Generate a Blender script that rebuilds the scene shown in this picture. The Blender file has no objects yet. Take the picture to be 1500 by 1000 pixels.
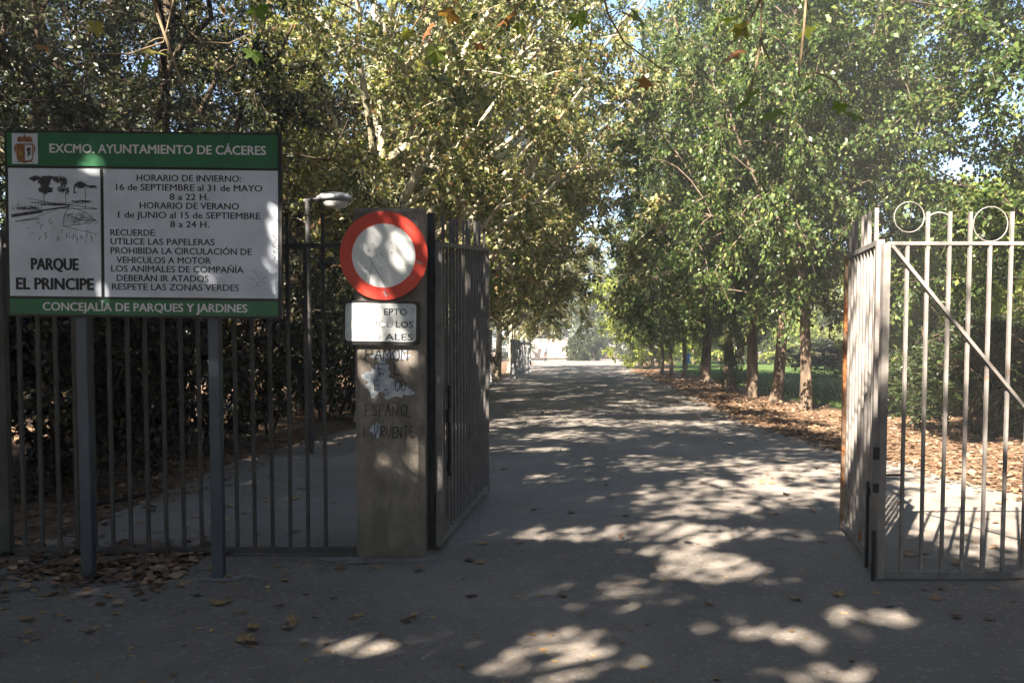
import bpy, math, random
import numpy as np
from mathutils import Vector, Matrix, Quaternion

sc = bpy.context.scene
R = math.radians

# ------------------------------------------------------------------ camera, sky, sun, exposure
cam_d = bpy.data.cameras.new('camera')
cam = bpy.data.objects.new('camera', cam_d)
sc.collection.objects.link(cam)
cam.location = (0, 0, 1.55)
cam.rotation_euler = (R(87.4), 0, 0)
cam_d.sensor_width = 36.0
cam_d.lens = 28.8
cam_d.shift_y = 62 / 1500
cam_d.clip_start = 0.05
cam_d.clip_end = 2000
sc.camera = cam

SUN_EL, SUN_AZ = 40.0, 211.0            # azimuth clockwise from +Y
world = bpy.data.worlds.new("World")
sc.world = world
world.use_nodes = True
wn = world.node_tree
wn.nodes.clear()
sky = wn.nodes.new('ShaderNodeTexSky')
sky.sky_type = 'NISHITA'
sky.sun_disc = False
sky.sun_elevation = R(SUN_EL)
sky.sun_rotation = R(SUN_AZ)
sky.air_density = 0.85
sky.dust_density = 0.2
sky.ozone_density = 1.2
bgn = wn.nodes.new('ShaderNodeBackground')
bgn.inputs['Strength'].default_value = 0.05
wo = wn.nodes.new('ShaderNodeOutputWorld')
wn.links.new(sky.outputs[0], bgn.inputs[0])
wn.links.new(bgn.outputs[0], wo.inputs[0])

sun_d = bpy.data.lights.new('sun', 'SUN')
sun_d.energy = 5.0
sun_d.angle = R(0.53)
sun_d.color = (1.0, 0.88, 0.72)
sun = bpy.data.objects.new('sun', sun_d)
sc.collection.objects.link(sun)
_sd = Vector((-math.sin(R(SUN_AZ)) * math.cos(R(SUN_EL)), -math.cos(R(SUN_AZ)) * math.cos(R(SUN_EL)), -math.sin(R(SUN_EL))))
sun.rotation_euler = _sd.to_track_quat('-Z', 'Y').to_euler()
sun.location = (-10, -18, 22)

vs = sc.view_settings
sc.display_settings.display_device = 'sRGB'
vs.view_transform = 'Standard'
vs.look = 'None'
vs.gamma = 1
vs.exposure = 3.02
vs.use_curve_mapping = False
sc.render.engine = 'CYCLES'
cy = sc.cycles
cy.max_bounces = 7
cy.diffuse_bounces = 4
cy.glossy_bounces = 2
cy.transmission_bounces = 3
cy.transparent_max_bounces = 4
cy.sample_clamp_indirect = 4
cy.use_denoising = True
sc.render.film_transparent = False

# ------------------------------------------------------------------ materials
def new_mat(name):
    m = bpy.data.materials.new(name)
    m.use_nodes = True
    t = m.node_tree
    t.nodes.clear()
    out = t.nodes.new('ShaderNodeOutputMaterial')
    return m, t, out

def nd(t, typ, **kw):
    n = t.nodes.new(typ)
    for k, v in kw.items():
        if k.startswith('i_'):
            n.inputs[k[2:].replace('_', ' ')].default_value = v
        else:
            setattr(n, k, v)
    return n

def lk(t, a, b):
    t.links.new(a, b)

def ramp(t, fac, stops, interp='LINEAR'):
    r = t.nodes.new('ShaderNodeValToRGB')
    r.color_ramp.interpolation = interp
    el = r.color_ramp.elements
    while len(el) < len(stops):
        el.new(0.5)
    for e, (p, c) in zip(el, stops):
        e.position = p
        e.color = (c[0], c[1], c[2], 1) if not isinstance(c, (int, float)) else (c, c, c, 1)
    lk(t, fac, r.inputs[0])
    return r.outputs[0]

def mixc(t, fac, a, b, mode='MIX'):
    m = t.nodes.new('ShaderNodeMix')
    m.data_type = 'RGBA'
    m.blend_type = mode
    for s, v in ((m.inputs[0], fac), (m.inputs[6], a), (m.inputs[7], b)):
        if isinstance(v, (int, float)):
            s.default_value = v
        elif isinstance(v, (tuple, list)):
            s.default_value = (v[0], v[1], v[2], 1)
        else:
            lk(t, v, s)
    return m.outputs[2]

def noise(t, scale, detail=4, rough=0.6, vec=None, stretch=None, out=0, obj=True):
    n = nd(t, 'ShaderNodeTexNoise')
    n.inputs['Scale'].default_value = scale
    n.inputs['Detail'].default_value = detail
    n.inputs['Roughness'].default_value = rough
    if vec is None:
        tc = nd(t, 'ShaderNodeTexCoord')
        vec = tc.outputs['Object']
    if stretch:
        mp = nd(t, 'ShaderNodeMapping')
        mp.inputs['Scale'].default_value = stretch
        lk(t, vec, mp.inputs[0])
        vec = mp.outputs[0]
    lk(t, vec, n.inputs['Vector'])
    return n.outputs[out]

def bump(t, h, strength, dist):
    b = nd(t, 'ShaderNodeBump')
    b.inputs['Strength'].default_value = strength
    b.inputs['Distance'].default_value = dist
    lk(t, h, b.inputs['Height'])
    return b.outputs[0]

def finish(t, out, col, rough=0.8, metal=0.0, norm=None, spec=0.3):
    p = nd(t, 'ShaderNodeBsdfPrincipled')
    if isinstance(col, (tuple, list)):
        p.inputs['Base Color'].default_value = (col[0], col[1], col[2], 1)
    else:
        lk(t, col, p.inputs['Base Color'])
    if isinstance(rough, (int, float)):
        p.inputs['Roughness'].default_value = rough
    else:
        lk(t, rough, p.inputs['Roughness'])
    p.inputs['Metallic'].default_value = metal
    p.inputs['Specular IOR Level'].default_value = spec
    if norm is not None:
        lk(t, norm, p.inputs['Normal'])
    lk(t, p.outputs[0], out.inputs[0])
    return p

def leaf_mat(name, stops, trans=0.35, gloss=0.45, tint=(1.25, 1.35, 0.6)):
    m, t, out = new_mat(name)
    g = nd(t, 'ShaderNodeNewGeometry')
    c = ramp(t, g.outputs['Random Per Island'], stops)
    p = nd(t, 'ShaderNodeBsdfPrincipled')
    p.inputs['Roughness'].default_value = gloss
    p.inputs['Specular IOR Level'].default_value = 0.35
    lk(t, c, p.inputs['Base Color'])
    tr = nd(t, 'ShaderNodeBsdfTranslucent')
    lk(t, mixc(t, 1.0, c, tint, 'MULTIPLY'), tr.inputs[0])
    mx = nd(t, 'ShaderNodeMixShader')
    mx.inputs[0].default_value = trans
    lk(t, p.outputs[0], mx.inputs[1])
    lk(t, tr.outputs[0], mx.inputs[2])
    lk(t, mx.outputs[0], out.inputs[0])
    return m

def bark_mat(name, a, b, c, patch=False, scale=5):
    m, t, out = new_mat(name)
    n1 = noise(t, scale, 5, 0.65, stretch=(1, 1, 0.22))
    col = ramp(t, n1, [(0.3, a), (0.5, b), (0.72, c)])
    h = n1
    if patch:
        v = nd(t, 'ShaderNodeTexVoronoi')
        v.inputs['Scale'].default_value = 7
        tc = nd(t, 'ShaderNodeTexCoord')
        mp = nd(t, 'ShaderNodeMapping')
        mp.inputs['Scale'].default_value = (1, 1, 0.5)
        lk(t, tc.outputs['Object'], mp.inputs[0])
        lk(t, mp.outputs[0], v.inputs['Vector'])
        sep = nd(t, 'ShaderNodeSeparateColor')
        lk(t, v.outputs['Color'], sep.inputs[0])
        c2 = ramp(t, sep.outputs[0], [(0.0, (0.20, 0.17, 0.10)), (0.35, (0.36, 0.32, 0.22)), (0.7, (0.52, 0.48, 0.36))])
        col = mixc(t, 0.62, col, c2)
    finish(t, out, col, 0.9, norm=bump(t, h, 0.7, 0.03), spec=0.15)
    return m

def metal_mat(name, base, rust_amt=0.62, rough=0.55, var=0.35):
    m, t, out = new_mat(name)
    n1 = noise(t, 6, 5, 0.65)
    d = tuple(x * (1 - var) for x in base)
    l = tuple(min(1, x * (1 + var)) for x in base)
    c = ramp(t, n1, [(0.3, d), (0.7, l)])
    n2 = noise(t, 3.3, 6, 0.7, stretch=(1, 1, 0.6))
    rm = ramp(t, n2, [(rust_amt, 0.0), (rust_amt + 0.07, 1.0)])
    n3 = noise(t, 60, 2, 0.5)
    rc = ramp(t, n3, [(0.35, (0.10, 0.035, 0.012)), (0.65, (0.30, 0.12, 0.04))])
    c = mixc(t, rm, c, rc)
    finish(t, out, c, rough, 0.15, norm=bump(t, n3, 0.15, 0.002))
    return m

def plain_mat(name, col, rough=0.5, metal=0.0, dirt=0.25, spec=0.4, scale=6):
    m, t, out = new_mat(name)
    n1 = noise(t, scale, 5, 0.65)
    d = tuple(x * (1 - dirt) for x in col)
    c = ramp(t, n1, [(0.35, d), (0.6, col)])
    finish(t, out, c, rough, metal, spec=spec)
    return m

M = {}
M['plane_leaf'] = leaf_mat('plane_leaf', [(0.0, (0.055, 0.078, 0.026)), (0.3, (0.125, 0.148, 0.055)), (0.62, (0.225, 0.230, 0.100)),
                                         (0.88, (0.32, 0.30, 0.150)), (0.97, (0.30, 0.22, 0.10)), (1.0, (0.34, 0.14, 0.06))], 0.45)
M['near_leaf'] = leaf_mat('near_leaf', [(0.0, (0.05, 0.10, 0.02)), (0.45, (0.10, 0.15, 0.03)), (0.62, (0.16, 0.17, 0.04)), (0.75, (0.24, 0.13, 0.05)), (1.0, (0.20, 0.08, 0.03))], 0.42)
M['hanging_leaf'] = leaf_mat('hanging_leaf', [(0.0, (0.13, 0.20, 0.045)), (0.5, (0.22, 0.27, 0.07)), (0.62, (0.32, 0.27, 0.09)), (0.75, (0.36, 0.17, 0.08)), (1.0, (0.26, 0.11, 0.05))], 0.45)
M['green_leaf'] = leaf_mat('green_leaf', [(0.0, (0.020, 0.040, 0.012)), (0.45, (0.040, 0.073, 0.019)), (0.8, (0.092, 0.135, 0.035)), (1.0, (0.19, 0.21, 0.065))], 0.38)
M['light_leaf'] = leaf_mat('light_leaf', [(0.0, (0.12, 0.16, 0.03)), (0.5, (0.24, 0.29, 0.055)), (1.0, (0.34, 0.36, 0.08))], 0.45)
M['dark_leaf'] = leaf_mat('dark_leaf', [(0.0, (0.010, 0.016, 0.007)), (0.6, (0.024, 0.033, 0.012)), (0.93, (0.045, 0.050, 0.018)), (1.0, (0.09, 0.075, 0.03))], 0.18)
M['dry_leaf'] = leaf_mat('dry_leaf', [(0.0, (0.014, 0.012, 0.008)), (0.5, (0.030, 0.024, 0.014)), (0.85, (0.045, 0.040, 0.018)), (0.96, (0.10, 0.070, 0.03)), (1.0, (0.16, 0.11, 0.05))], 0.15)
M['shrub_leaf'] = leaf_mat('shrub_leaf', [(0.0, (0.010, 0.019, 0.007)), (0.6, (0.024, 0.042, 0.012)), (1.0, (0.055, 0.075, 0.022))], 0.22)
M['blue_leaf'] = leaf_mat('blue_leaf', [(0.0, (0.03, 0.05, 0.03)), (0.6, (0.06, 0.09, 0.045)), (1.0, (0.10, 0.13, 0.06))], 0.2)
M['fallen'] = leaf_mat('fallen', [(0.0, (0.075, 0.036, 0.018)), (0.4, (0.14, 0.085, 0.054)), (0.8, (0.25, 0.160, 0.105)), (1.0, (0.36, 0.25, 0.17))], 0.08, 0.75)
M['fallen_near'] = leaf_mat('fallen_near', [(0.0, (0.14, 0.08, 0.035)), (0.5, (0.28, 0.18, 0.08)), (1.0, (0.36, 0.26, 0.13))], 0.08, 0.7)
M['grass'] = leaf_mat('grass', [(0.0, (0.03, 0.07, 0.015)), (0.7, (0.06, 0.12, 0.025)), (1.0, (0.12, 0.16, 0.04))], 0.25)
M['plane_bark'] = bark_mat('plane_bark', (0.17, 0.14, 0.095), (0.34, 0.30, 0.21), (0.46, 0.42, 0.31), True)
M['brown_bark'] = bark_mat('brown_bark', (0.035, 0.025, 0.018), (0.125, 0.094, 0.070), (0.26, 0.195, 0.148), False, 6)
M['dark_bark'] = bark_mat('dark_bark', (0.02, 0.015, 0.011), (0.05, 0.038, 0.027), (0.10, 0.075, 0.05), False, 9)
M['twig'] = plain_mat('twig', (0.28, 0.21, 0.13), 0.8, dirt=0.4, scale=30)
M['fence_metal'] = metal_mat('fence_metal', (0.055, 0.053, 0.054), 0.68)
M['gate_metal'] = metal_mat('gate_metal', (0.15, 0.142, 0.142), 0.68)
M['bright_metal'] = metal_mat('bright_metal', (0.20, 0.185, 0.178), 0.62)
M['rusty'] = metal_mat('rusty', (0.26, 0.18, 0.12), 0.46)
M['post_metal'] = plain_mat('post_metal', (0.06, 0.072, 0.098), 0.42, 0.35, 0.3, scale=4)
M['black'] = plain_mat('black', (0.012, 0.012, 0.014), 0.45, dirt=0.3)
M['ink'] = plain_mat('ink', (0.020, 0.020, 0.026), 0.6, dirt=0.2)
M['ink_faded'] = plain_mat('ink_faded', (0.22, 0.24, 0.27), 0.7, dirt=0.3, scale=20)
M['ink_sketch'] = plain_mat('ink_sketch', (0.05, 0.05, 0.06), 0.7, dirt=0.4, scale=40)
M['sign_green'] = plain_mat('sign_green', (0.014, 0.135, 0.055), 0.4, dirt=0.22, scale=3)
M['sign_white'] = plain_mat('sign_white', (0.57, 0.63, 0.75), 0.38, dirt=0.2, scale=3)
M['letter_white'] = plain_mat('letter_white', (0.66, 0.66, 0.74), 0.5, dirt=0.15)
M['emblem_brown'] = plain_mat('emblem_brown', (0.27, 0.115, 0.035), 0.5, dirt=0.5, scale=40)
M['emblem_dark'] = plain_mat('emblem_dark', (0.08, 0.05, 0.03), 0.5, dirt=0.3)
M['emblem_gold'] = plain_mat('emblem_gold', (0.33, 0.25, 0.05), 0.5, dirt=0.3, scale=40)
M['sign_red'] = plain_mat('sign_red', (0.62, 0.055, 0.035), 0.4, dirt=0.14, scale=5)
M['disc_white'] = plain_mat('disc_white', (0.72, 0.75, 0.77), 0.4, dirt=0.10, scale=5)
M['lamp_grey'] = plain_mat('lamp_grey', (0.30, 0.32, 0.34), 0.45, 0.3, 0.25)
M['lamp_glass'] = plain_mat('lamp_glass', (0.55, 0.56, 0.55), 0.25, dirt=0.15)
M['white_paint'] = plain_mat('white_paint', (0.62, 0.62, 0.62), 0.6, dirt=0.4, scale=5)
M['far_fence'] = plain_mat('far_fence', (0.33, 0.34, 0.36), 0.6, dirt=0.5, scale=2)
M['plaster'] = plain_mat('plaster', (0.66, 0.55, 0.46), 0.9, dirt=0.15, scale=0.5)
M['blue_plastic'] = plain_mat('blue_plastic', (0.10, 0.24, 0.55), 0.5, dirt=0.2)
M['spray'] = plain_mat('spray', (0.045, 0.044, 0.046), 0.8, dirt=0.6, scale=25)

def pillar_mat():
    m, t, out = new_mat('concrete')
    n1 = noise(t, 5, 7, 0.7)
    n2 = noise(t, 4, 5, 0.7, stretch=(1.6, 1.6, 0.5))
    c = ramp(t, n1, [(0.3, (0.15, 0.135, 0.12)), (0.5, (0.25, 0.225, 0.20)), (0.7, (0.34, 0.31, 0.275))])
    c = mixc(t, ramp(t, n2, [(0.42, 0.75), (0.62, 0.0)]), c, (0.12, 0.108, 0.095))
    n3 = noise(t, 90, 3, 0.6)
    c = mixc(t, ramp(t, n3, [(0.62, 0.0), (0.75, 0.5)]), c, (0.10, 0.09, 0.08))
    tc = nd(t, 'ShaderNodeTexCoord')
    sp = nd(t, 'ShaderNodeSeparateXYZ')
    lk(t, tc.outputs['Object'], sp.inputs[0])
    # uneven darker tone towards the foot and a cleaned-off band of pale blue paint
    foot = ramp(t, sp.outputs['Z'], [(0.0, 0.75), (0.35, 0.35), (0.9, 0.0)])
    n5 = noise(t, 3.5, 4, 0.6)
    fm = nd(t, 'ShaderNodeMath', operation='MULTIPLY')
    lk(t, foot, fm.inputs[0]); lk(t, ramp(t, n5, [(0.3, 0.3), (0.65, 1.0)]), fm.inputs[1])
    c = mixc(t, fm.outputs[0], c, (0.095, 0.089, 0.082))
    finish(t, out, c, 0.92, norm=bump(t, mixc(t, 0.5, n1, n3), 0.6, 0.012), spec=0.15)
    return m
M['concrete'] = pillar_mat()
def patch_mat():
    m, t, out = new_mat('old_blue_paint')
    n1 = noise(t, 14, 6, 0.75)
    c = ramp(t, n1, [(0.35, (0.14, 0.17, 0.23)), (0.5, (0.36, 0.40, 0.47)), (0.65, (0.55, 0.57, 0.60))])
    finish(t, out, c, 0.85, spec=0.15)
    return m
M['old_paint'] = patch_mat()

def plate_mat():
    m, t, out = new_mat('bleached_plate')
    n1 = noise(t, 12, 6, 0.7)
    c = ramp(t, n1, [(0.3, (0.36, 0.40, 0.43)), (0.55, (0.56, 0.60, 0.62)), (0.7, (0.66, 0.69, 0.70))])
    finish(t, out, c, 0.5)
    return m
M['plate'] = plate_mat()

def asphalt_mat():
    m, t, out = new_mat('asphalt')
    big = noise(t, 0.35, 5, 0.6)
    mid = noise(t, 3.2, 6, 0.7)
    fine = noise(t, 130, 3, 0.7)
    c = ramp(t, big, [(0.25, (0.120, 0.110, 0.102)), (0.5, (0.178, 0.161, 0.147)), (0.75, (0.234, 0.209, 0.189))])
    c = mixc(t, 0.55, c, ramp(t, mid, [(0.3, (0.4, 0.4, 0.4)), (0.7, (0.62, 0.61, 0.6))]), 'OVERLAY')
    c = mixc(t, 0.55, c, ramp(t, fine, [(0.3, (0.25, 0.25, 0.25)), (0.7, (0.75, 0.75, 0.75))]), 'OVERLAY')
    v = nd(t, 'ShaderNodeTexVoronoi')
    v.inputs['Scale'].default_value = 48
    tc = nd(t, 'ShaderNodeTexCoord')
    lk(t, tc.outputs['Object'], v.inputs['Vector'])
    sep = nd(t, 'ShaderNodeSeparateColor')
    lk(t, v.outputs['Color'], sep.inputs[0])
    st = ramp(t, sep.outputs[0], [(0.90, 0.0), (0.93, 0.6)])
    c = mixc(t, st, c, (0.26, 0.24, 0.22))
    # cracks
    v2 = nd(t, 'ShaderNodeTexVoronoi', feature='DISTANCE_TO_EDGE')
    v2.inputs['Scale'].default_value = 0.33
    n = noise(t, 1.7, 5, 0.7, out=1)
    mp = mixc(t, 0.22, tc.outputs['Object'], n)
    lk(t, mp, v2.inputs['Vector'])
    ck = ramp(t, v2.outputs['Distance'], [(0.0, 0.25), (0.003, 0.0)])
    c = mixc(t, ck, c, (0.03, 0.028, 0.026))
    finish(t, out, c, 0.88, norm=bump(t, fine, 0.55, 0.006), spec=0.25)
    return m
M['asphalt'] = asphalt_mat()

def litter_mat():
    m, t, out = new_mat('leaf_litter')
    v = nd(t, 'ShaderNodeTexVoronoi')
    v.inputs['Scale'].default_value = 11
    tc = nd(t, 'ShaderNodeTexCoord')
    n = noise(t, 6, 4, 0.6, out=1)
    lk(t, mixc(t, 0.12, tc.outputs['Object'], n), v.inputs['Vector'])
    sep = nd(t, 'ShaderNodeSeparateColor')
    lk(t, v.outputs['Color'], sep.inputs[0])
    c = ramp(t, sep.outputs[0], [(0.0, (0.055, 0.035, 0.023)), (0.45, (0.13, 0.080, 0.050)), (0.8, (0.21, 0.132, 0.085)), (1.0, (0.28, 0.19, 0.125))])
    b = noise(t, 0.5, 5, 0.6)
    c = mixc(t, ramp(t, b, [(0.4, 0.0), (0.62, 0.7)]), c, (0.085, 0.06, 0.04))
    finish(t, out, c, 0.95, norm=bump(t, sep.outputs[0], 0.6, 0.03), spec=0.1)
    return m
M['litter'] = litter_mat()

def lawn_mat():
    m, t, out = new_mat('lawn')
    a = noise(t, 0.4, 5, 0.6)
    f = noise(t, 25, 4, 0.7)
    c = ramp(t, f, [(0.3, (0.03, 0.065, 0.014)), (0.7, (0.075, 0.13, 0.03))])
    c = mixc(t, ramp(t, a, [(0.45, 0.0), (0.7, 0.5)]), c, (0.13, 0.13, 0.05))
    finish(t, out, c, 0.9, norm=bump(t, f, 0.8, 0.05), spec=0.15)
    return m
M['lawn'] = lawn_mat()
M['cement'] = plain_mat('cement', (0.24, 0.235, 0.23), 0.9, dirt=0.5, scale=9)
M['skin'] = plain_mat('skin', (0.45, 0.27, 0.19), 0.6, dirt=0.1)
M['dark_cloth'] = plain_mat('dark_cloth', (0.03, 0.032, 0.04), 0.9, dirt=0.3)
M['grey_cloth'] = plain_mat('grey_cloth', (0.12, 0.13, 0.16), 0.9, dirt=0.3)
M['hair'] = plain_mat('hair', (0.02, 0.015, 0.012), 0.6, dirt=0.3)

# ------------------------------------------------------------------ helpers
COL = sc.collection

def tag(o, label=None, cat=None, group=None, kind=None):
    if label: o['label'] = label
    if cat: o['category'] = cat
    if group: o['group'] = group
    if kind: o['kind'] = kind
    return o

def empty(name, loc=(0, 0, 0), rz=0):
    o = bpy.data.objects.new(name, None)
    COL.objects.link(o)
    o.location = loc
    o.rotation_euler = (0, 0, rz)
    o.empty_display_size = 0.2
    return o

def link_mesh(name, me, mat, parent=None, loc=(0, 0, 0)):
    o = bpy.data.objects.new(name, me)
    COL.objects.link(o)
    if mat is not None and len(me.materials) == 0:
        me.materials.append(mat)
    o.location = loc
    if parent is not None:
        o.parent = parent
    return o

def np_mesh(name, V, F, smooth=False):
    """V (n,3); F (m,k) of equal-sided faces or a list of such arrays."""
    Fs = F if isinstance(F, list) else [F]
    Fs = [f for f in Fs if len(f)]
    me = bpy.data.meshes.new(name)
    V = np.asarray(V, np.float32)
    me.vertices.add(len(V))
    me.vertices.foreach_set('co', V.ravel())
    loops = np.concatenate([f.ravel() for f in Fs]).astype(np.int32)
    sizes = np.concatenate([np.full(len(f), f.shape[1]) for f in Fs]).astype(np.int32)
    starts = np.concatenate([[0], np.cumsum(sizes)[:-1]]).astype(np.int32)
    me.loops.add(len(loops))
    me.loops.foreach_set('vertex_index', loops)
    me.polygons.add(len(sizes))
    me.polygons.foreach_set('loop_start', starts)
    if smooth:
        me.polygons.foreach_set('use_smooth', np.ones(len(sizes), bool))
    me.update(calc_edges=True)
    return me

class MB:
    def __init__(self):
        self.v, self.f = [], []
    def add(self, vs_, fs_):
        b = len(self.v)
        self.v += [tuple(p) for p in vs_]
        self.f += [tuple(i + b for i in q) for q in fs_]
        return self
    def box(self, c, s, rot=None, bev=0.0):
        x, y, z = (a / 2 for a in s)
        if bev:
            vs_, fs_ = [], []
            prof = [(x - bev, y), (x, y - bev), (x, -y + bev), (x - bev, -y), (-x + bev, -y), (-x, -y + bev), (-x, y - bev), (-x + bev, y)]
            for zz, k in ((-z, 1), (z, 1)):
                for px, py in prof:
                    vs_.append((px * k, py * k, zz))
            fs_ = [tuple(range(7, -1, -1))[::-1][::-1]] + [tuple(range(8, 16))[::-1]]
            for i in range(8):
                j = (i + 1) % 8
                fs_.append((i, j, j + 8, i + 8))
        else:
            vs_ = [(-x, -y, -z), (x, -y, -z), (x, y, -z), (-x, y, -z), (-x, -y, z), (x, -y, z), (x, y, z), (-x, y, z)]
            fs_ = [(0, 3, 2, 1), (4, 5, 6, 7), (0, 1, 5, 4), (1, 2, 6, 5), (2, 3, 7, 6), (3, 0, 4, 7)]
        if rot is not None:
            vs_ = [rot @ Vector(p) for p in vs_]
        return self.add([(p[0] + c[0], p[1] + c[1], p[2] + c[2]) for p in vs_], fs_)
    def beam(self, p0, p1, w, d, up=(0, 0, 1)):
        p0, p1 = Vector(p0), Vector(p1)
        a = (p1 - p0)
        L = a.length
        a.normalize()
        u = Vector(up)
        if abs(a.dot(u)) > 0.98: u = Vector((0, 1, 0))
        s = a.cross(u).normalized()
        t = s.cross(a).normalized()
        rot = Matrix((s, a, t)).transposed()
        return self.box((p0 + p1) / 2, (w, L, d), rot)
    def tube(self, pts, rad, n=6, cap=True):
        pts = [Vector(p) for p in pts]
        if isinstance(rad, (int, float)): rad = [rad] * len(pts)
        vs_, fs_ = [], []
        ref = None
        for i, p in enumerate(pts):
            a = (pts[min(i + 1, len(pts) - 1)] - pts[max(i - 1, 0)]).normalized()
            if ref is None:
                ref = Vector((1, 0, 0)) if abs(a.x) < 0.8 else Vector((0, 1, 0))
            s = (ref - a * ref.dot(a)).normalized()
            ref = s
            t = a.cross(s)
            for k in range(n):
                an = 2 * math.pi * k / n
                q = p + (s * math.cos(an) + t * math.sin(an)) * rad[i]
                vs_.append(q)
        for i in range(len(pts) - 1):
            for k in range(n):
                k2 = (k + 1) % n
                fs_.append((i * n + k, i * n + k2, (i + 1) * n + k2, (i + 1) * n + k))
        if cap:
            fs_.append(tuple(range(n))[::-1])
            b = (len(pts) - 1) * n
            fs_.append(tuple(b + k for k in range(n)))
        return self.add(vs_, fs_)
    def lathe(self, c, prof, n=24):
        vs_, fs_ = [], []
        for r, z in prof:
            for k in range(n):
                a = 2 * math.pi * k / n
                vs_.append((c[0] + r * math.cos(a), c[1] + r * math.sin(a), c[2] + z))
        for i in range(len(prof) - 1):
            for k in range(n):
                k2 = (k + 1) % n
                fs_.append((i * n + k, i * n + k2, (i + 1) * n + k2, (i + 1) * n + k))
        return self.add(vs_, fs_)
    def plate(self, pts, y0, y1):
        """prism of an x,z outline (counter-clockwise seen from the front) between y0 (front) and y1"""
        n = len(pts)
        vs_ = [(x, y0, z) for x, z in pts] + [(x, y1, z) for x, z in pts]
        fs_ = [tuple(range(n)), tuple(range(2 * n - 1, n - 1, -1))]
        for i in range(n):
            j = (i + 1) % n
            fs_.append((i, i + n, j + n, j))
        return self.add(vs_, fs_)
    def stroke(self, pts, w, y0, th=0.0012):
        """a pen line in the x,z plane"""
        for (x0, z0), (x1, z1) in zip(pts[:-1], pts[1:]):
            dx, dz = x1 - x0, z1 - z0
            L = math.hypot(dx, dz) or 1e-6
            ex, ez = dx / L * w * 0.4, dz / L * w * 0.4
            nx, nz = -dz / L * w / 2, dx / L * w / 2
            q = [(x0 - ex - nx, z0 - ez - nz), (x1 + ex - nx, z1 + ez - nz), (x1 + ex + nx, z1 + ez + nz), (x0 - ex + nx, z0 - ez + nz)]
            jit = random.uniform(0, 0.0003)
            self.add([(x, y0 - jit, z) for x, z in q], [(0, 1, 2, 3)])
        return self
    def build(self, name, mat, parent=None, origin=(0, 0, 0), smooth=False):
        me = bpy.data.meshes.new(name)
        o3 = Vector(origin)
        me.from_pydata([(p[0] - o3.x, p[1] - o3.y, p[2] - o3.z) for p in self.v], [], self.f)
        if smooth:
            for p in me.polygons: p.use_smooth = True
        me.update()
        return link_mesh(name, me, mat, parent)

def copy_tree(o, parent=None):
    c = o.copy()
    COL.objects.link(c)
    c.parent = parent
    for ch in list(o.children):
        copy_tree(ch, c)
    return c

# text ------------------------------------------------------------------
def text_into(mb, s, x, z, w, h, y0, align='CENTER', bold=0.012, heavy=0.0, rot=0.0):
    """write s with cap height h and total width w; (x,z) is the centre (or left end) of the cap band"""
    cu = bpy.data.curves.new('text', 'FONT')
    cu.body = s
    cu.size = 1.0
    cu.offset = bold
    cu.resolution_u = 3
    ob = bpy.data.objects.new('text', cu)
    COL.objects.link(ob)
    dg = bpy.context.evaluated_depsgraph_get()
    dg.update()
    me = ob.evaluated_get(dg).to_mesh()
    V = np.array([tuple(v.co) for v in me.vertices])
    F = [tuple(p.vertices) for p in me.polygons]
    ob.evaluated_get(dg).to_mesh_clear()
    bpy.data.objects.remove(ob)
    bpy.data.curves.remove(cu)
    x0, x1 = V[:, 0].min(), V[:, 0].max()
    cap = 0.729 * 1.0
    sx = w / (x1 - x0)
    sz = h / cap
    ca, sa = math.cos(rot), math.sin(rot)
    for k, (ox, oz) in enumerate(((-heavy, 0), (heavy, 0), (0, heavy * 0.5), (0, -heavy * 0.5))[:4 if heavy else 1]):
        out = []
        for p in V:
            lx = (p[0] - x0) * sx - (w / 2 if align == 'CENTER' else 0) + ox
            lz = p[1] * sz - h / 2 + oz
            out.append((x + lx * ca - lz * sa, y0 - k * 0.00012, z + lx * sa + lz * ca))
        mb.add(out, F)

# ------------------------------------------------------------------ setting: ground, road, lawn
rng = np.random.default_rng(11)
random.seed(5)

def sheet(name, outline, z, mat, label=None):
    me = bpy.data.meshes.new(name)
    import bmesh
    bm = bmesh.new()
    vsx = [bm.verts.new((x, y, 0)) for x, y in outline]
    bm.faces.new(vsx)
    bmesh.ops.triangulate(bm, faces=bm.faces[:])
    for f in bm.faces:
        if f.normal.z < 0: f.normal_flip()
    bm.to_mesh(me)
    bm.free()
    o = link_mesh(name, me, mat, None, (0, 0, z))
    o['kind'] = 'structure'
    return o

def wobble(pts, step=0.5, amp=0.09, seed=1):
    r = random.Random(seed)
    out = []
    for (x0, y0), (x1, y1) in zip(pts[:-1], pts[1:]):
        L = math.hypot(x1 - x0, y1 - y0)
        n = max(1, int(L / step))
        for i in range(n):
            t = i / n
            out.append((x0 + (x1 - x0) * t + r.uniform(-amp, amp), y0 + (y1 - y0) * t + r.uniform(-amp, amp)))
    out.append(pts[-1])
    return out

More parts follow.
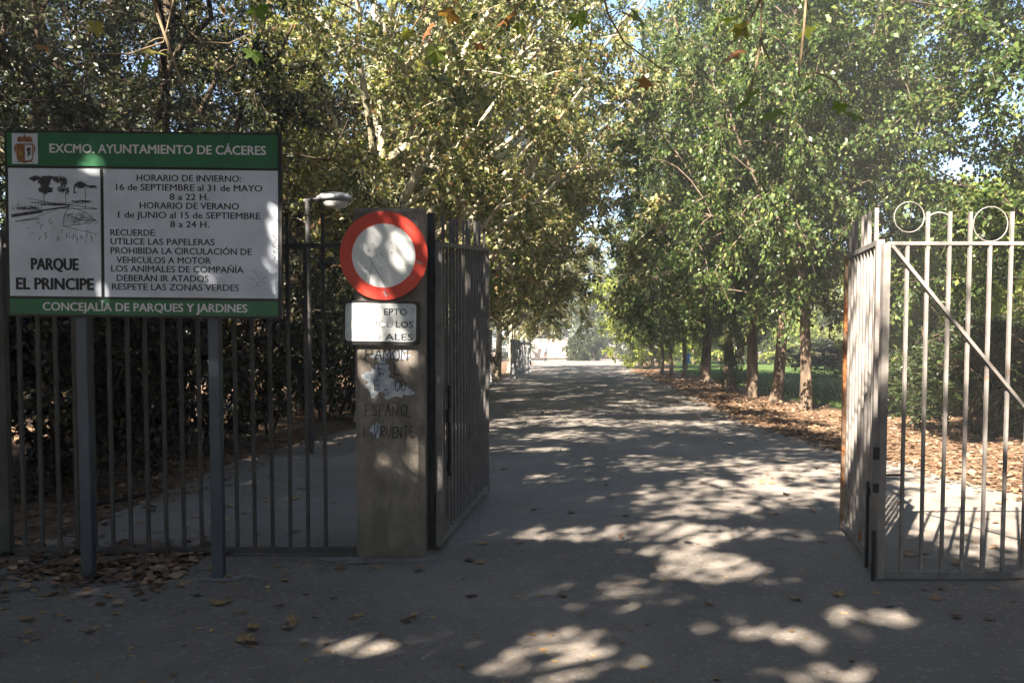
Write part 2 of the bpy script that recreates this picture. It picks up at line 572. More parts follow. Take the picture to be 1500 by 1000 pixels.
sheet('ground', [(-260, -160), (260, -160), (260, 420), (-260, 420)], 0.0, M['litter'])
ROAD_L = [(-3.75, 5.55), (-3.65, 7.0), (-3.65, 8.2), (-3.78, 10.7), (-3.4, 13.2), (-2.96, 15.4), (-2.2, 20.5), (-1.2, 28.8), (-0.75, 36.0), (0.2, 48.0), (1.3, 61.0), (2.2, 78.0), (0.5, 96.0), (-14.0, 104.0)]
ROAD_R = [(26.0, 104.0), (15.5, 92.0), (11.0, 72.0), (8.6, 58.0), (7.45, 49.6), (7.1, 42.0), (6.45, 32.4), (5.6, 24.0), (4.8, 17.3), (4.74, 14.9), (4.88, 12.2), (5.09, 11.2), (5.24, 9.6), (5.4, 8.2), (7.2, 6.6), (14.0, 6.0), (40.0, 5.6)]
road_outline = [(-40, -40)] + wobble([(-40, 4.9), (-9, 5.2), (-6.0, 5.3), (-4.6, 5.25)] + ROAD_L, 0.5, 0.07, 3) + wobble(ROAD_R, 0.5, 0.09, 4) + [(40, -40)]
sheet('road', road_outline, 0.006, M['asphalt'])
LAWN = [(8.3, 19.2), (8.1, 24.0), (8.7, 31.0), (9.6, 40.0), (9.9, 50.0), (12.0, 62.0), (17.0, 84.0), (30.0, 98.0), (80.0, 98.0), (80.0, 30.0), (30.0, 20.0), (16.0, 18.5)]
sheet('lawn', wobble(LAWN + LAWN[:1], 0.8, 0.15, 8)[:-1], 0.004, M['lawn'])
# smear of cement on the asphalt in front of the pillar, and around one sign post
cp = [(-1.42 + 0.0 , 5.86)]
cem = []
for i in range(26):
    a = 2 * math.pi * i / 26
    rr = 1 + 0.22 * math.sin(3 * a + 1) + random.uniform(-0.12, 0.12)
    cem.append((-1.02 + 0.42 * rr * math.cos(a), 5.86 + 0.07 * rr * math.sin(a)))
sheet('cement_patch', cem, 0.010, M['cement'])
cem = []
for i in range(22):
    a = 2 * math.pi * i / 22
    rr = 1 + 0.25 * math.sin(2 * a) + random.uniform(-0.15, 0.15)
    cem.append((-1.88 + 0.2 * rr * math.cos(a), 5.40 + 0.07 * rr * math.sin(a)))
sheet('cement_patch', cem, 0.010, M['cement'])

# ------------------------------------------------------------------ park sign on two posts
SX, SY = -2.383, 5.40                                  # centre of the board
sign = empty('park_sign', (SX, SY, 0))
tag(sign, 'large green and white opening-hours board on two grey posts before the railing', 'park sign')
K = 0.004451
def bd(cx, cy):
    """a place on the board's face -> metres from the board's centre"""
    U, V = cx * 0.3 - 215.5, 180 + cy * 0.3
    return U * K, (332 - (V - U * 0.0105)) * K
BZ = 2.335
board = MB().box((0, 0.012, 0), (1.785, 0.030, 1.193)).build('board', M['black'], sign)
board.location = (0, -0.055, BZ)
board.rotation_euler = (0, R(0.62), 0)
F0 = -0.0065                                            # just proud of the board's front
def panel(name, x0, x1, v0, v1, mat):
    xa, xb = (x0 - 215.5) * K, (x1 - 215.5) * K
    za, zb = (332 - v1) * K, (332 - v0) * K
    return MB().box(((xa + xb) / 2, F0, (za + zb) / 2), (xb - xa, 0.008, zb - za)).build(name, mat, board)
FP = F0 - 0.004 - 0.0012
hd = panel('header_panel', 19.5, 411, 201.5, 248.5, M['sign_green'])
dp = panel('drawing_panel', 20.5, 153.5, 252.5, 436.5, M['sign_white'])
tp = panel('text_panel', 158.5, 411, 252.5, 436.5, M['sign_white'])
fp = panel('footer_panel', 20, 411, 440.5, 462.5, M['sign_green'])
for nm, p in (('header_panel', hd), ('footer_panel', fp)):
    p['label'] = 'green %s strip with white capitals' % ('top' if nm[0] == 'h' else 'bottom')
dp['label'] = 'white panel with an ink drawing of a park path'
tp['label'] = 'white panel with the opening hours and rules in black'
mb = MB()
x, z = bd(792, 145)
text_into(mb, 'EXCMO. AYUNTAMIENTO DE CÁCERES', x, z, 1040 * 0.3 * K, 44 * 0.3 * K, FP, bold=0.0, heavy=0.0020)
mb.build('lettering', M['letter_white'], hd)
mb = MB()
x, z = bd(724, 903)
text_into(mb, 'CONCEJALÍA DE PARQUES Y JARDINES', x, z, 992 * 0.3 * K, 41 * 0.3 * K, FP, bold=0.0, heavy=0.0020)
mb.build('lettering', M['letter_white'], fp)
mb = MB()
for s, a, b, y in (('HORARIO DE INVIERNO:', 690, 1193, 283), ('16 de SEPTIEMBRE al 31 de MAYO', 590, 1295, 328), ('8 a 22 H.', 848, 1036, 372),
                   ('HORARIO DE VERANO', 703, 1182, 415), ('1 de JUNIO al 15 de SEPTIEMBRE', 598, 1285, 460), ('8 a 24 H.', 850, 1037, 503),
                   ('RECUERDE:', 560, 780, 543), ('UTILICE LAS PAPELERAS', 560, 1063, 587), ('PROHIBIDA LA CIRCULACIÓN DE', 560, 1242, 632),
                   ('VEHICULOS A MOTOR', 588, 1045, 676), ('LOS ANIMALES DE COMPAÑÍA', 562, 1203, 719), ('DEBERÁN IR ATADOS', 588, 1033, 763),
                   ('RESPETE LAS ZONAS VERDES', 565, 1180, 806)):
    x, z = bd((a + b) / 2, y)
    text_into(mb, s, x, z, (b - a) * 0.3 * K, 32 * 0.3 * K, FP, bold=0.0, heavy=0.0013)
mb.build('lettering', M['ink'], tp)
mb = MB()
for s, a, b, y in (('PARQUE', 175, 402, 694), ('EL PRINCIPE', 101, 475, 789)):
    x, z = bd((a + b) / 2, y)
    text_into(mb, s, x, z, (b - a) * 0.3 * K, 58 * 0.3 * K, FP, bold=0.003, heavy=0.0045)
mb.build('lettering', M['ink'], dp)
# sticker residue at the right edge
mb = MB()
for i in range(46):
    a, b = random.uniform(1236, 1320), random.uniform(720, 826)
    mb.stroke([bd(a, b), bd(a + random.uniform(-14, 14), b + random.uniform(-6, 6))], 0.003, FP)
for i in range(34):
    a, b = random.uniform(1345, 1370), random.uniform(545, 680)
    mb.stroke([bd(a, b), bd(min(1371, a + random.uniform(-14, 14)), b + random.uniform(-10, 10))], 0.004, FP)
mb.build('sticker_residue', M['ink_faded'], tp)
# the ink drawing: path, parapet, trees, lawn hatching
mb = MB()
def st(pts, w=0.003):
    mb.stroke([bd(*p) for p in pts], w, FP)
def scribble(cx, cy, rx, ry, n, w=0.004):
    p = []
    for i in range(n):
        a, r = random.uniform(0, 6.28), random.random() ** 0.5
        p.append((cx + rx * r * math.cos(a), cy + ry * r * math.sin(a)))
    for i in range(0, n - 1):
        q, r2 = p[i], p[i + 1]
        L = math.hypot(r2[0] - q[0], r2[1] - q[1])
        if L > 16: r2 = (q[0] + (r2[0] - q[0]) * 16 / L, q[1] + (r2[1] - q[1]) * 16 / L)
        st([q, r2], w)
scribble(205, 282, 22, 12, 40); scribble(245, 300, 34, 28, 120, 0.005); scribble(250, 340, 36, 22, 110, 0.006); scribble(310, 290, 26, 20, 50)
scribble(325, 335, 22, 18, 30); scribble(355, 345, 12, 18, 24); scribble(272, 282, 30, 10, 50)
st([(240, 350), (241, 412)], 0.004); st([(343, 290), (346, 410)], 0.003); st([(330, 360), (346, 330)]); st([(440, 300), (441, 430)], 0.003)
st([(385, 352), (388, 325), (400, 306), (420, 300), (438, 312), (455, 322), (480, 320), (495, 330)], 0.007)
scribble(470, 324, 26, 8, 30); st([(385, 355), (400, 350)], 0.005)
st([(168, 380), (255, 398), (330, 412), (400, 415), (496, 430)], 0.004); st([(170, 395), (300, 408), (380, 412)], 0.003); st([(180, 402), (330, 402), (430, 405)], 0.003)
st([(330, 430), (496, 431)], 0.003)
st([(84, 432), (240, 436)], 0.003)
for xx in (90, 110, 118, 146, 150, 172, 176, 200, 214, 228): st([(xx, 432), (xx, 432 - random.uniform(8, 42))], 0.003)
st([(84, 460), (180, 446), (300, 428), (360, 420)], 0.010); st([(84, 468), (150, 458), (230, 446)], 0.009); st([(100, 492), (200, 470), (300, 434)], 0.003); st([(104, 490), (170, 482), (215, 478)], 0.006)
st([(330, 512), (332, 480), (342, 450), (358, 425)], 0.003); st([(360, 420), (440, 445), (497, 495)], 0.003); st([(330, 512), (420, 505), (488, 486), (420, 470)], 0.003); st([(330, 512), (400, 530), (497, 552)], 0.003)
for i in range(16): st([(342 + i * 5, 452 + i * 2), (336 + i * 9, 500 - i)], 0.0018)
for i in range(30):
    a, b = random.uniform(345, 492), random.uniform(540, 592)
    st([(a, b), (a + random.uniform(-4, 4), b - random.uniform(8, 26))], 0.0022)
for a, b in ((210, 505), (222, 520), (262, 492), (270, 506), (300, 575), (303, 585), (212, 580), (245, 575), (240, 560), (320, 545)): st([(a, b), (a + 6, b - 14), (a + 10, b - 12)], 0.0035)
for i in range(60):
    a = random.uniform(360, 492); b = random.uniform(445, 500)
    st([(a, b), (a - random.uniform(10, 26), b + random.uniform(4, 12))], 0.0018)
for i in range(40):
    a = random.uniform(84, 200)
    st([(a, 462 - (a - 84) * 0.17), (a + 10, 456 - (a - 84) * 0.17 + random.uniform(-2, 6))], 0.004)
scribble(300, 410, 90, 5, 60, 0.003); scribble(160, 425, 70, 8, 50, 0.003); scribble(420, 395, 60, 8, 40, 0.003); scribble(415, 318, 30, 16, 60, 0.004); scribble(335, 300, 20, 26, 60, 0.004); scribble(200, 285, 30, 14, 50, 0.005)
for i in range(14): st([(130 + i * 22, 500 + i % 3 * 24), (150 + i * 20, 497 + i % 3 * 24)], 0.0018)
mb.build('drawing', M['ink_sketch'], dp)
# coat of arms
x0, z1 = bd(90, 70); x1, z0 = bd(214, 216)
emb = MB().box(((x0 + x1) / 2, F0 - 0.004 - 0.001, (z0 + z1) / 2), (x1 - x0, 0.0022, z1 - z0)).build('emblem', M['sign_white'], hd)
emb['label'] = 'white plaque with a brown crowned coat of arms'
FE = FP - 0.0022
def poly(mbx, pts, y):
    q = [bd(*p) for p in pts]
    mbx.add([(a, y, b) for a, b in q], [tuple(range(len(q)))])
mb = MB()
poly(mb, [(113, 120), (192, 120), (192, 190), (186, 203), (153, 213), (119, 203), (113, 190)], FE)
poly(mb, [(115, 112), (118, 92), (128, 84), (140, 90), (153, 80), (166, 90), (178, 84), (188, 92), (191, 112)], FE - 0.0004)
poly(mb, [(104, 130), (112, 118), (112, 180), (104, 150), (99, 152)], FE - 0.0002)
poly(mb, [(194, 118), (201, 130), (206, 152), (202, 150), (194, 180)], FE - 0.0002)
mb.build('shield', M['emblem_brown'], emb)
mb = MB()
poly(mb, [(153, 126), (188, 126), (188, 188), (180, 197), (153, 200)], FE - 0.0006)
mb.build('shield_field', M['sign_white'], emb)
mb = MB()
poly(mb, [(160, 150), (166, 138), (172, 140), (178, 134), (182, 144), (178, 158), (184, 176), (176, 170), (170, 182), (164, 176), (168, 160)], FE - 0.0009)
mb.stroke([bd(113, 121), bd(192, 121)], 0.004, FE - 0.0008); mb.stroke([bd(152, 82), bd(152, 73)], 0.004, FE - 0.0008); mb.stroke([bd(145, 77), bd(159, 77)], 0.003, FE - 0.0008)
mb.stroke([bd(104, 206), bd(196, 206)], 0.003, FE - 0.001); mb.stroke([bd(120, 100), bd(186, 100)], 0.003, FE - 0.001)
mb.build('charge', M['emblem_dark'], emb)
mb = MB()
poly(mb, [(124, 175), (124, 160), (130, 160), (130, 150), (137, 150), (137, 160), (144, 160), (144, 175)], FE - 0.0007)
mb.build('castle', M['emblem_gold'], emb)
# two box-section posts and the clamps that hold the board
for px in (-2.835, -1.965):
    MB().box((px - SX, 0.03, 1.36), (0.08, 0.06, 2.72), bev=0.008).build('post', M['post_metal'], sign)
    for zz in (2.0, 2.65):
        MB().box((px - SX, -0.021, zz), (0.12, 0.038, 0.04)).build('clamp', M['black'], sign)

# ------------------------------------------------------------------ concrete pillar with its graffiti
pil = empty('gate_pillar', (-0.89, 6.2, 0))
tag(pil, 'stained square concrete gate pillar with hand-painted black graffiti', 'pillar')
def pillar():
    prof = [(-.25, -.22), (-.22, -.25), (.205, -.25), (.25, -.205), (.25, .22), (.22, .25), (-.22, .25), (-.25, .22)]
    vs_, fs_ = [], []
    lv = [(-0.15, 1.0), (0.5, 1.0), (1.2, 1.01), (1.9, 1.02), (2.52, 1.035), (2.545, 1.0), (2.548, 0.6)]
    for z, k in lv:
        for x, y in prof: vs_.append((x * k, y * k, z))
    for i in range(len(lv) - 1):
        for k in range(8):
            j = (k + 1) % 8
            fs_.append((i * 8 + k, i * 8 + j, (i + 1) * 8 + j, (i + 1) * 8 + k))
    fs_.append(tuple((len(lv) - 1) * 8 + k for k in range(8)))
    return MB().add(vs_, fs_)
pillar().build('shaft', M['concrete'], pil)
GY = -0.2535 - 0.006
GL = {'R': [[(0, 0), (0, 1), (.7, .95), (.75, .6), (.05, .5), (.8, 0)]], 'A': [[(0, 0), (.4, 1), (.8, 0)], [(.15, .4), (.65, .4)]],
      'M': [[(0, 0), (.1, 1), (.45, .4), (.8, 1), (.9, 0)]], 'O': [[(.4, 1), (.05, .7), (.1, .2), (.45, 0), (.8, .3), (.75, .8), (.4, 1)]],
      'N': [[(0, 0), (.05, 1), (.7, 0), (.75, 1)]], 'E': [[(.7, 1), (0, .95), (.05, 0), (.75, .05)], [(.05, .5), (.55, .52)]],
      'L': [[(.05, 1), (0, 0), (.7, 0)]], 'D': [[(0, 0), (.05, 1), (.6, .8), (.75, .4), (.5, .05), (0, 0)]],
      'S': [[(.7, .9), (.3, 1), (.1, .75), (.65, .4), (.55, .05), (0, .1)]], 'P': [[(0, 0), (.05, 1), (.65, .95), (.7, .6), (.05, .45)]],
      'Ñ': [[(0, 0), (.05, .85), (.7, 0), (.75, .85)], [(.05, 1.1), (.35, 1.2), (.7, 1.1)]], 'I': [[(.2, .75), (.2, 0)], [(.2, 1), (.22, .92)]],
      'V': [[(0, 1), (.35, 0), (.75, 1)]], 'U': [[(0, 1), (.05, .15), (.4, 0), (.7, .2), (.75, 1)]], 'T': [[(0, 1), (.8, .97)], [(.4, 1), (.4, 0)]]}
mb = MB()
def graffiti(s, u0, u1, v, hpx):
    n = len(s)
    for i, ch in enumerate(s):
        if ch == ' ': continue
        u = u0 + (u1 - u0) * i / n
        wpx = (u1 - u0) / n
        dx, dz, sl = random.uniform(-1, 1), random.uniform(-1.2, 1.2), random.uniform(-0.05, 0.15)
        for line in GL[ch]:
            pts = []
            for a, b in line:
                uu = u + (a + sl * b) * wpx * 0.92 + dx
                vv = v + hpx / 2 - b * hpx + dz
                pts.append(((uu - 572) * 0.00496, 1.55 + (508 - vv) * 0.00496))
            mb.stroke(pts, random.uniform(0.005, 0.008), GY)
graffiti('RAMON', 536, 604, 519, 17)
graffiti('E L', 556, 590, 541, 15)
graffiti('E  OD', 549, 600, 565, 15)
graffiti('ESPAÑOL', 535, 608, 601, 17)
graffiti('I VRUENTE', 532, 610, 633, 16)
mb.build('graffiti', M['spray'], pil)
def blotch(cx, cz, rx, rz, seed, y=-0.2525 - 0.0025):
    y = y - 0.0004 * seed
    r = random.Random(seed)
    pts = []
    n = 40
    for i in range(n):
        a = 2 * math.pi * i / n
        k = 1 + 0.2 * math.sin(3 * a + seed) + 0.14 * math.sin(7 * a + 2 * seed) + r.uniform(-.13, .13)
        pts.append((max(-.235, min(.195, cx + rx * k * math.cos(a))), y, cz + rz * k * math.sin(a)))
    return MB().add(pts, [tuple(range(n))])
for q in ((-0.09, 1.29, 0.10, 0.09, 1), (0.05, 1.23, 0.10, 0.055, 2), (-0.05, 1.40, 0.05, 0.06, 3), (0.02, 1.49, 0.13, 0.03, 4), (-0.10, 0.945, 0.035, 0.05, 5)):
    blotch(*q).build('paint_patch', M['old_paint'], pil)

# round no-entry sign -------------------------------------------------
disc = empty('no_entry_sign', (-0.919, 5.905, 2.2))
tag(disc, 'round red-ringed white traffic sign fixed high on the concrete pillar', 'traffic sign')
def ring_plate(r0, r1, y0, y1, n=64):
    vs_, fs_ = [], []
    for y in (y0, y1):
        for r in (r0, r1):
            for k in range(n):
                a = 2 * math.pi * k / n
                vs_.append((r * math.cos(a), y, r * math.sin(a)))
    for k in range(n):
        j = (k + 1) % n
        fs_ += [(k, n + k, n + j, j), (2 * n + k, 2 * n + j, 3 * n + j, 3 * n + k), (n + k, 3 * n + k, 3 * n + j, n + j), (k, j, 2 * n + j, 2 * n + k)]
    return MB().add(vs_, fs_)
ring_plate(0.0, 0.314, 0.0, 0.012).build('backing', M['lamp_grey'], disc)
ring_plate(0.228, 0.316, -0.004, 0.014).build('red_ring', M['sign_red'], disc)
ring_plate(0.0, 0.228, -0.002, -0.0005).build('white_face', M['disc_white'], disc)
mb = MB()
mb.stroke([(-0.10, 0.0), (-0.075, -0.07), (-0.03, -0.14), (0.01, -0.22), (0.015, -0.30)], 0.004, -0.0055)
mb.stroke([(-0.085, -0.05), (-0.10, -0.13), (-0.11, -0.2)], 0.003, -0.0055)
mb.stroke([(-0.02, 0.02), (0.0, -0.01)], 0.004, -0.0055)
for i in range(26):
    a, r = random.uniform(0, 6.28), random.uniform(0.02, 0.30)
    x, z = r * math.cos(a), r * math.sin(a)
    mb.stroke([(x, z), (x + random.uniform(-.006, .006), z - random.uniform(0.002, .012))], random.uniform(0.002, 0.005), -0.0055)
mb.stroke([(0.235, -0.04), (0.27, -0.055)], 0.012, -0.0055); mb.stroke([(0.19, -0.14), (0.215, -0.155)], 0.008, -0.0055); mb.stroke([(0.0, -0.26), (0.02, -0.285)], 0.012, -0.0055)
mb.build('scratches', M['ink_faded'], disc)
for sx in (-0.12, 0.12):
    MB().box((sx, 0.025, 0), (0.04, 0.025, 0.5)).build('bracket', M['post_metal'], disc)

plate = empty('supplementary_plate', (-0.938, 5.915, 1.72))
tag(plate, 'bleached white rectangular plate with black rim under the round red sign', 'sign plate')
def rrect(w, h, r, n=6):
    pts = []
    for cx, cz, a0 in ((w / 2 - r, h / 2 - r, 0), (-w / 2 + r, h / 2 - r, 90), (-w / 2 + r, -h / 2 + r, 180), (w / 2 - r, -h / 2 + r, 270)):
        for i in range(n + 1):
            a = R(a0 + 90 * i / n)
            pts.append((cx + r * math.cos(a), cz + r * math.sin(a)))
    return pts
MB().plate(rrect(0.555, 0.318, 0.03), -0.004, 0.022).build('rim', M['black'], plate)
MB().plate([(x - 0.007, z + 0.004) for x, z in rrect(0.51, 0.272, 0.025)], -0.0065, -0.0035).build('face', M['plate'], plate)
mb = MB()
text_into(mb, 'EPTO', 0.10, 0.082, 0.165, 0.048, -0.0078, bold=0.012)
text_into(mb, 'LOS', 0.165, -0.008, 0.125, 0.048, -0.0078, bold=0.012)
text_into(mb, 'ALES', 0.125, -0.098, 0.20, 0.048, -0.0078, bold=0.012)
mb.build('lettering', M['ink'], plate)
mb = MB()
text_into(mb, 'EXC', -0.09, 0.082, 0.14, 0.048, -0.0078, bold=0.004)
text_into(mb, 'VEHICU', -0.055, -0.008, 0.27, 0.048, -0.0078, bold=0.004)
text_into(mb, 'OFICI', -0.09, -0.098, 0.16, 0.048, -0.0078, bold=0.003)
mb.build('worn_lettering', M['ink_faded'], plate)
plate.rotation_euler = (0, R(0.8), 0)

# ------------------------------------------------------------------ railings
def bar(parent, x, z0, z1, w, mat, tilt=0.0):
    return MB().beam((x, 0, z0), (x + tilt, 0, z1), w, w).build('bar', mat, parent)
def ring(parent, x, z, r, mat):
    pts = [(x + r * math.cos(a), 0, z + r * math.sin(a)) for a in [2 * math.pi * i / 28 for i in range(29)]]
    return MB().tube(pts, 0.0038, 6, False).build('ring', mat, parent, smooth=True)

# fixed railing left of the pillar
lf = empty('park_railing', (-1.16, 6.02, 0))
tag(lf, 'dark metal railing with ring tops running left from the concrete pillar', 'railing')
i = 0
x = -0.22
while x > -6.6:
    k = i % 4
    w = 0.024
    if abs(x + 2.53) < 0.07 or abs(x + 5.15) < 0.07:
        MB().box((x, 0, 1.2), (0.075, 0.06, 2.75 - 0.35)).build('post', M['fence_metal'], lf)
    elif k == 1:
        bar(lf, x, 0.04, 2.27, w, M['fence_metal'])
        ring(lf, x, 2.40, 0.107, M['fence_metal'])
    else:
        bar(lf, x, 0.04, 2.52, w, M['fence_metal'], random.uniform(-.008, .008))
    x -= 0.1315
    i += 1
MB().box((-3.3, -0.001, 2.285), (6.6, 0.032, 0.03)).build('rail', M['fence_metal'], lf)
MB().box((-3.3, -0.001, 0.045), (6.6, 0.036, 0.04)).build('rail', M['fence_metal'], lf)
MB().tube([(-1.96, 0.05, 0.37), (-1.52, 0.05, 0.46)], 0.014, 6).build('drop_bolt', M['black'], lf)

def leaf_gate(name, label, p0, p1, rail0, rail1, top0, top1, n, mat, w, stile_mat):
    """an open gate leaf standing along p0 -> p1; heights may rise along it"""
    dx, dy = p1[0] - p0[0], p1[1] - p0[1]
    L = math.hypot(dx, dy)
    g = empty(name, (p0[0], p0[1], 0), math.atan2(dy, dx))
    tag(g, label, 'gate')
    for i in range(n + 1):
        t = i / n
        x = L * t
        rz, tz = rail0 + (rail1 - rail0) * t, top0 + (top1 - top0) * t
        if i == 0 or i == n:
            MB().box((x, 0, (0.06 + rz) / 2), (0.05, 0.05, rz - 0.06 + 0.03)).build('stile', stile_mat if i else mat, g)
            continue
        z1 = rz - 0.01 if i % 4 == 2 else tz
        bar(g, x, 0.06, z1 + random.uniform(-.05, .04) * (i % 4 != 2), w, mat, random.uniform(-.012, .012))
    MB().beam((0.025, 0.0, rail0), (L - 0.025, 0.0, rail1), 0.036, 0.034).build('rail', mat, g)
    MB().beam((0.025, 0.0, 0.085), (L - 0.025, 0.0, 0.085), 0.04, 0.05).build('rail', mat, g)
    return g
gl = leaf_gate('gate_leaf', 'tall dark metal gate leaf standing open inward beside the concrete pillar', (-0.545, 6.15), (-0.262, 8.46), 2.316, 2.541, 2.545, 2.80, 16, M['gate_metal'], 0.022, M['gate_metal'])
MB().tube([(0.16, -0.045, 0.55), (0.16, -0.045, 1.25)], 0.013, 6).build('bolt', M['black'], gl)
MB().box((0.16, -0.038, 1.02), (0.10, 0.03, 0.10)).build('lock', M['black'], gl)
MB().box((0.16, -0.038, 0.62), (0.07, 0.03, 0.06)).build('lock', M['black'], gl)
# hinge post between pillar and leaf
hp = empty('hinge_post', (-0.605, 6.22, 0))
tag(hp, 'narrow dark steel post against the right side of the concrete pillar', 'post')
MB().box((0, 0, 1.25), (0.05, 0.07, 2.6), bev=0.006).build('shaft', M['fence_metal'], hp)
for zz in (0.35, 2.05):
    MB().tube([(0.03, -0.045, zz - 0.06), (0.03, -0.045, zz + 0.06)], 0.016, 8).build('hinge', M['black'], hp)

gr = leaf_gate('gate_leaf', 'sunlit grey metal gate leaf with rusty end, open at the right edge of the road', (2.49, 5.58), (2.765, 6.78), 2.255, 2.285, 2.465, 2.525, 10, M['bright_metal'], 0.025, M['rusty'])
MB().tube([(0.04, 0.04, 0.02), (0.04, 0.04, 0.62)], 0.012, 6).build('drop_bolt', M['black'], gr)
MB().box((0.04, 0.035, 0.55), (0.035, 0.03, 0.05)).build('lock', M['black'], gr)
MB().tube([(1.2, -0.04, 1.0), (1.2, -0.06, 1.02), (1.2, -0.06, 1.12), (1.2, -0.04, 1.14)], 0.008, 6).build('handle', M['lamp_grey'], gr)

# ring-topped railing at the right
rp = empty('railing_panel', (2.415, 5.37, 0))
tag(rp, 'sunlit grey railing with rings on top and one long diagonal brace at the right', 'railing')
WB = 0.0195
MB().box((0.02, 0, 1.12), (0.045, 0.045, 2.2)).build('stile', M['bright_metal'], rp)
xs = 0.16
for i in range(20):
    if i == 14:
        MB().box((xs, 0, 1.25), (0.06, 0.06, 2.5)).build('post', M['bright_metal'], rp)
    elif i % 4 == 0:
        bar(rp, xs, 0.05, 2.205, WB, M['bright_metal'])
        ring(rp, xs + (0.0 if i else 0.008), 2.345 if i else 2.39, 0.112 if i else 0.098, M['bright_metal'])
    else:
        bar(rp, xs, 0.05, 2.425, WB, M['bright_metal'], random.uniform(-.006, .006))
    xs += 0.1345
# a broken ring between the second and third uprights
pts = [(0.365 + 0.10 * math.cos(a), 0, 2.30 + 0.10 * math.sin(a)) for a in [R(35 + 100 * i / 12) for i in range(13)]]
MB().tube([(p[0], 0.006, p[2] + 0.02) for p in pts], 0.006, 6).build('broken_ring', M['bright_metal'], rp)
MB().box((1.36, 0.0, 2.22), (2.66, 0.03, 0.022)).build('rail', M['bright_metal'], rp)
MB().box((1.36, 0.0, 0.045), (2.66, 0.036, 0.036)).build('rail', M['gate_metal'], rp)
MB().beam((0.05, -0.024, 2.20), (1.82, -0.024, 0.11), 0.02, 0.026, up=(0, 1, 0)).build('brace', M['bright_metal'], rp)
MB().tube([(-0.03, -0.02, 0.0), (-0.03, -0.02, 0.34)], 0.014, 6).build('drop_bolt', M['black'], rp)
for zz, l in ((0.62, 0.06), (0.85, 0.08)):
    MB().box((-0.02, -0.012, zz), (0.03, 0.03, l)).build('latch', M['black'], rp)
MB().tube([(0.02, 0.03, 0.7), (0.17, 0.03, 0.7)], 0.008, 6).build('latch_bar', M['black'], rp)

# ------------------------------------------------------------------ street lamps
def lamp(x, y, h, arm, label, mat):
    g = empty('street_lamp', (x, y, 0))
    tag(g, label, 'street lamp', 'street lamps along the park drive')
    MB().lathe((0, 0, 0), [(0.06, 0), (0.06, 0.7), (0.045, 0.74), (0.042, 0.8), (0.038, h - 0.1), (0.038, h)], 12).build('pole', mat, g, smooth=False)
    MB().tube([(-0.05, 0, h - 0.02), (0.06, 0, h), (arm * 0.55, 0, h + 0.01)], 0.032, 8).build('arm', mat, g)
    hd_, sgn = [], 1
    n = 20
    for j, (k, zz) in enumerate(((0.35, -0.02), (0.85, 0.0), (1.0, 0.02), (0.94, 0.06), (0.7, 0.095), (0.35, 0.115), (0.02, 0.12))):
        for q in range(n):
            a = 2 * math.pi * q / n
            hd_.append((arm * 0.62 + 0.27 * k * math.cos(a), 0.14 * k * math.sin(a), h - 0.01 + zz))
    fs_ = [(r * n + q, r * n + (q + 1) % n, (r + 1) * n + (q + 1) % n, (r + 1) * n + q) for r in range(6) for q in range(n)]
    head = MB().add(hd_, fs_).build('lamp_head', M['lamp_grey'], g, smooth=True)
    bowl = []
    for k, zz in ((0.96, 0.0), (0.8, -0.05), (0.5, -0.085), (0.05, -0.1)):
        for q in range(n):
            a = 2 * math.pi * q / n
            bowl.append((arm * 0.64 + 0.2 * k * math.cos(a), 0.11 * k * math.sin(a), h - 0.03 + zz))
    fs_ = [(r * n + (q + 1) % n, r * n + q, (r + 1) * n + q, (r + 1) * n + (q + 1) % n) for r in range(3) for q in range(n)]
    MB().add(bowl, fs_).build('lamp_bowl', M['lamp_glass'], head, smooth=True)
    return g
lamp(-2.92, 11.8, 3.64, 0.62, 'grey street lamp with an oval head, seen over the left railing', M['fence_metal'])
lamp(0.02, 41.0, 3.1, 0.9, 'distant street lamp nearest the pale fence, partly among plane leaves', M['lamp_grey'])
lamp(1.12, 50.5, 2.85, 0.9, 'farthest small street lamp at the end of the pale fence', M['lamp_grey'])

# pale fence, gate post and block along the left of the drive
ff = empty('pale_fence', (-0.05, 37.5, 0), math.atan2(12.8, 1.12))
tag(ff, 'pale upright-barred metal fence far along the left side of the drive', 'fence')
for i in range(24):
    MB().box((i * 0.55, 0, 0.95), (0.10 if i % 4 else 0.2, 0.05, 1.9)).build('bar', M['far_fence'], ff)
MB().box((6.3, 0.03, 1.8), (12.8, 0.04, 0.07)).build('rail', M['far_fence'], ff)
MB().box((6.3, 0.03, 0.25), (12.8, 0.04, 0.07)).build('rail', M['far_fence'], ff)
wp = empty('white_post', (-0.93, 34.0, 0))
tag(wp, 'slim white post beyond the open end of the left gate', 'post')
MB().box((0, 0, 1.1), (0.2, 0.14, 2.2), bev=0.02).build('shaft', M['far_fence'], wp)
MB().box((0, 0, 2.225), (0.24, 0.18, 0.05)).build('cap', M['white_paint'], wp)
wb = empty('white_block', (0.12, 40.2, 0))
tag(wb, 'small white block at the foot of the pale fence', 'block')
MB().lathe((0, 0, 0), [(0.24, 0), (0.22, 0.35), (0.14, 0.55), (0.02, 0.6)], 10).build('body', M['white_paint'], wb)

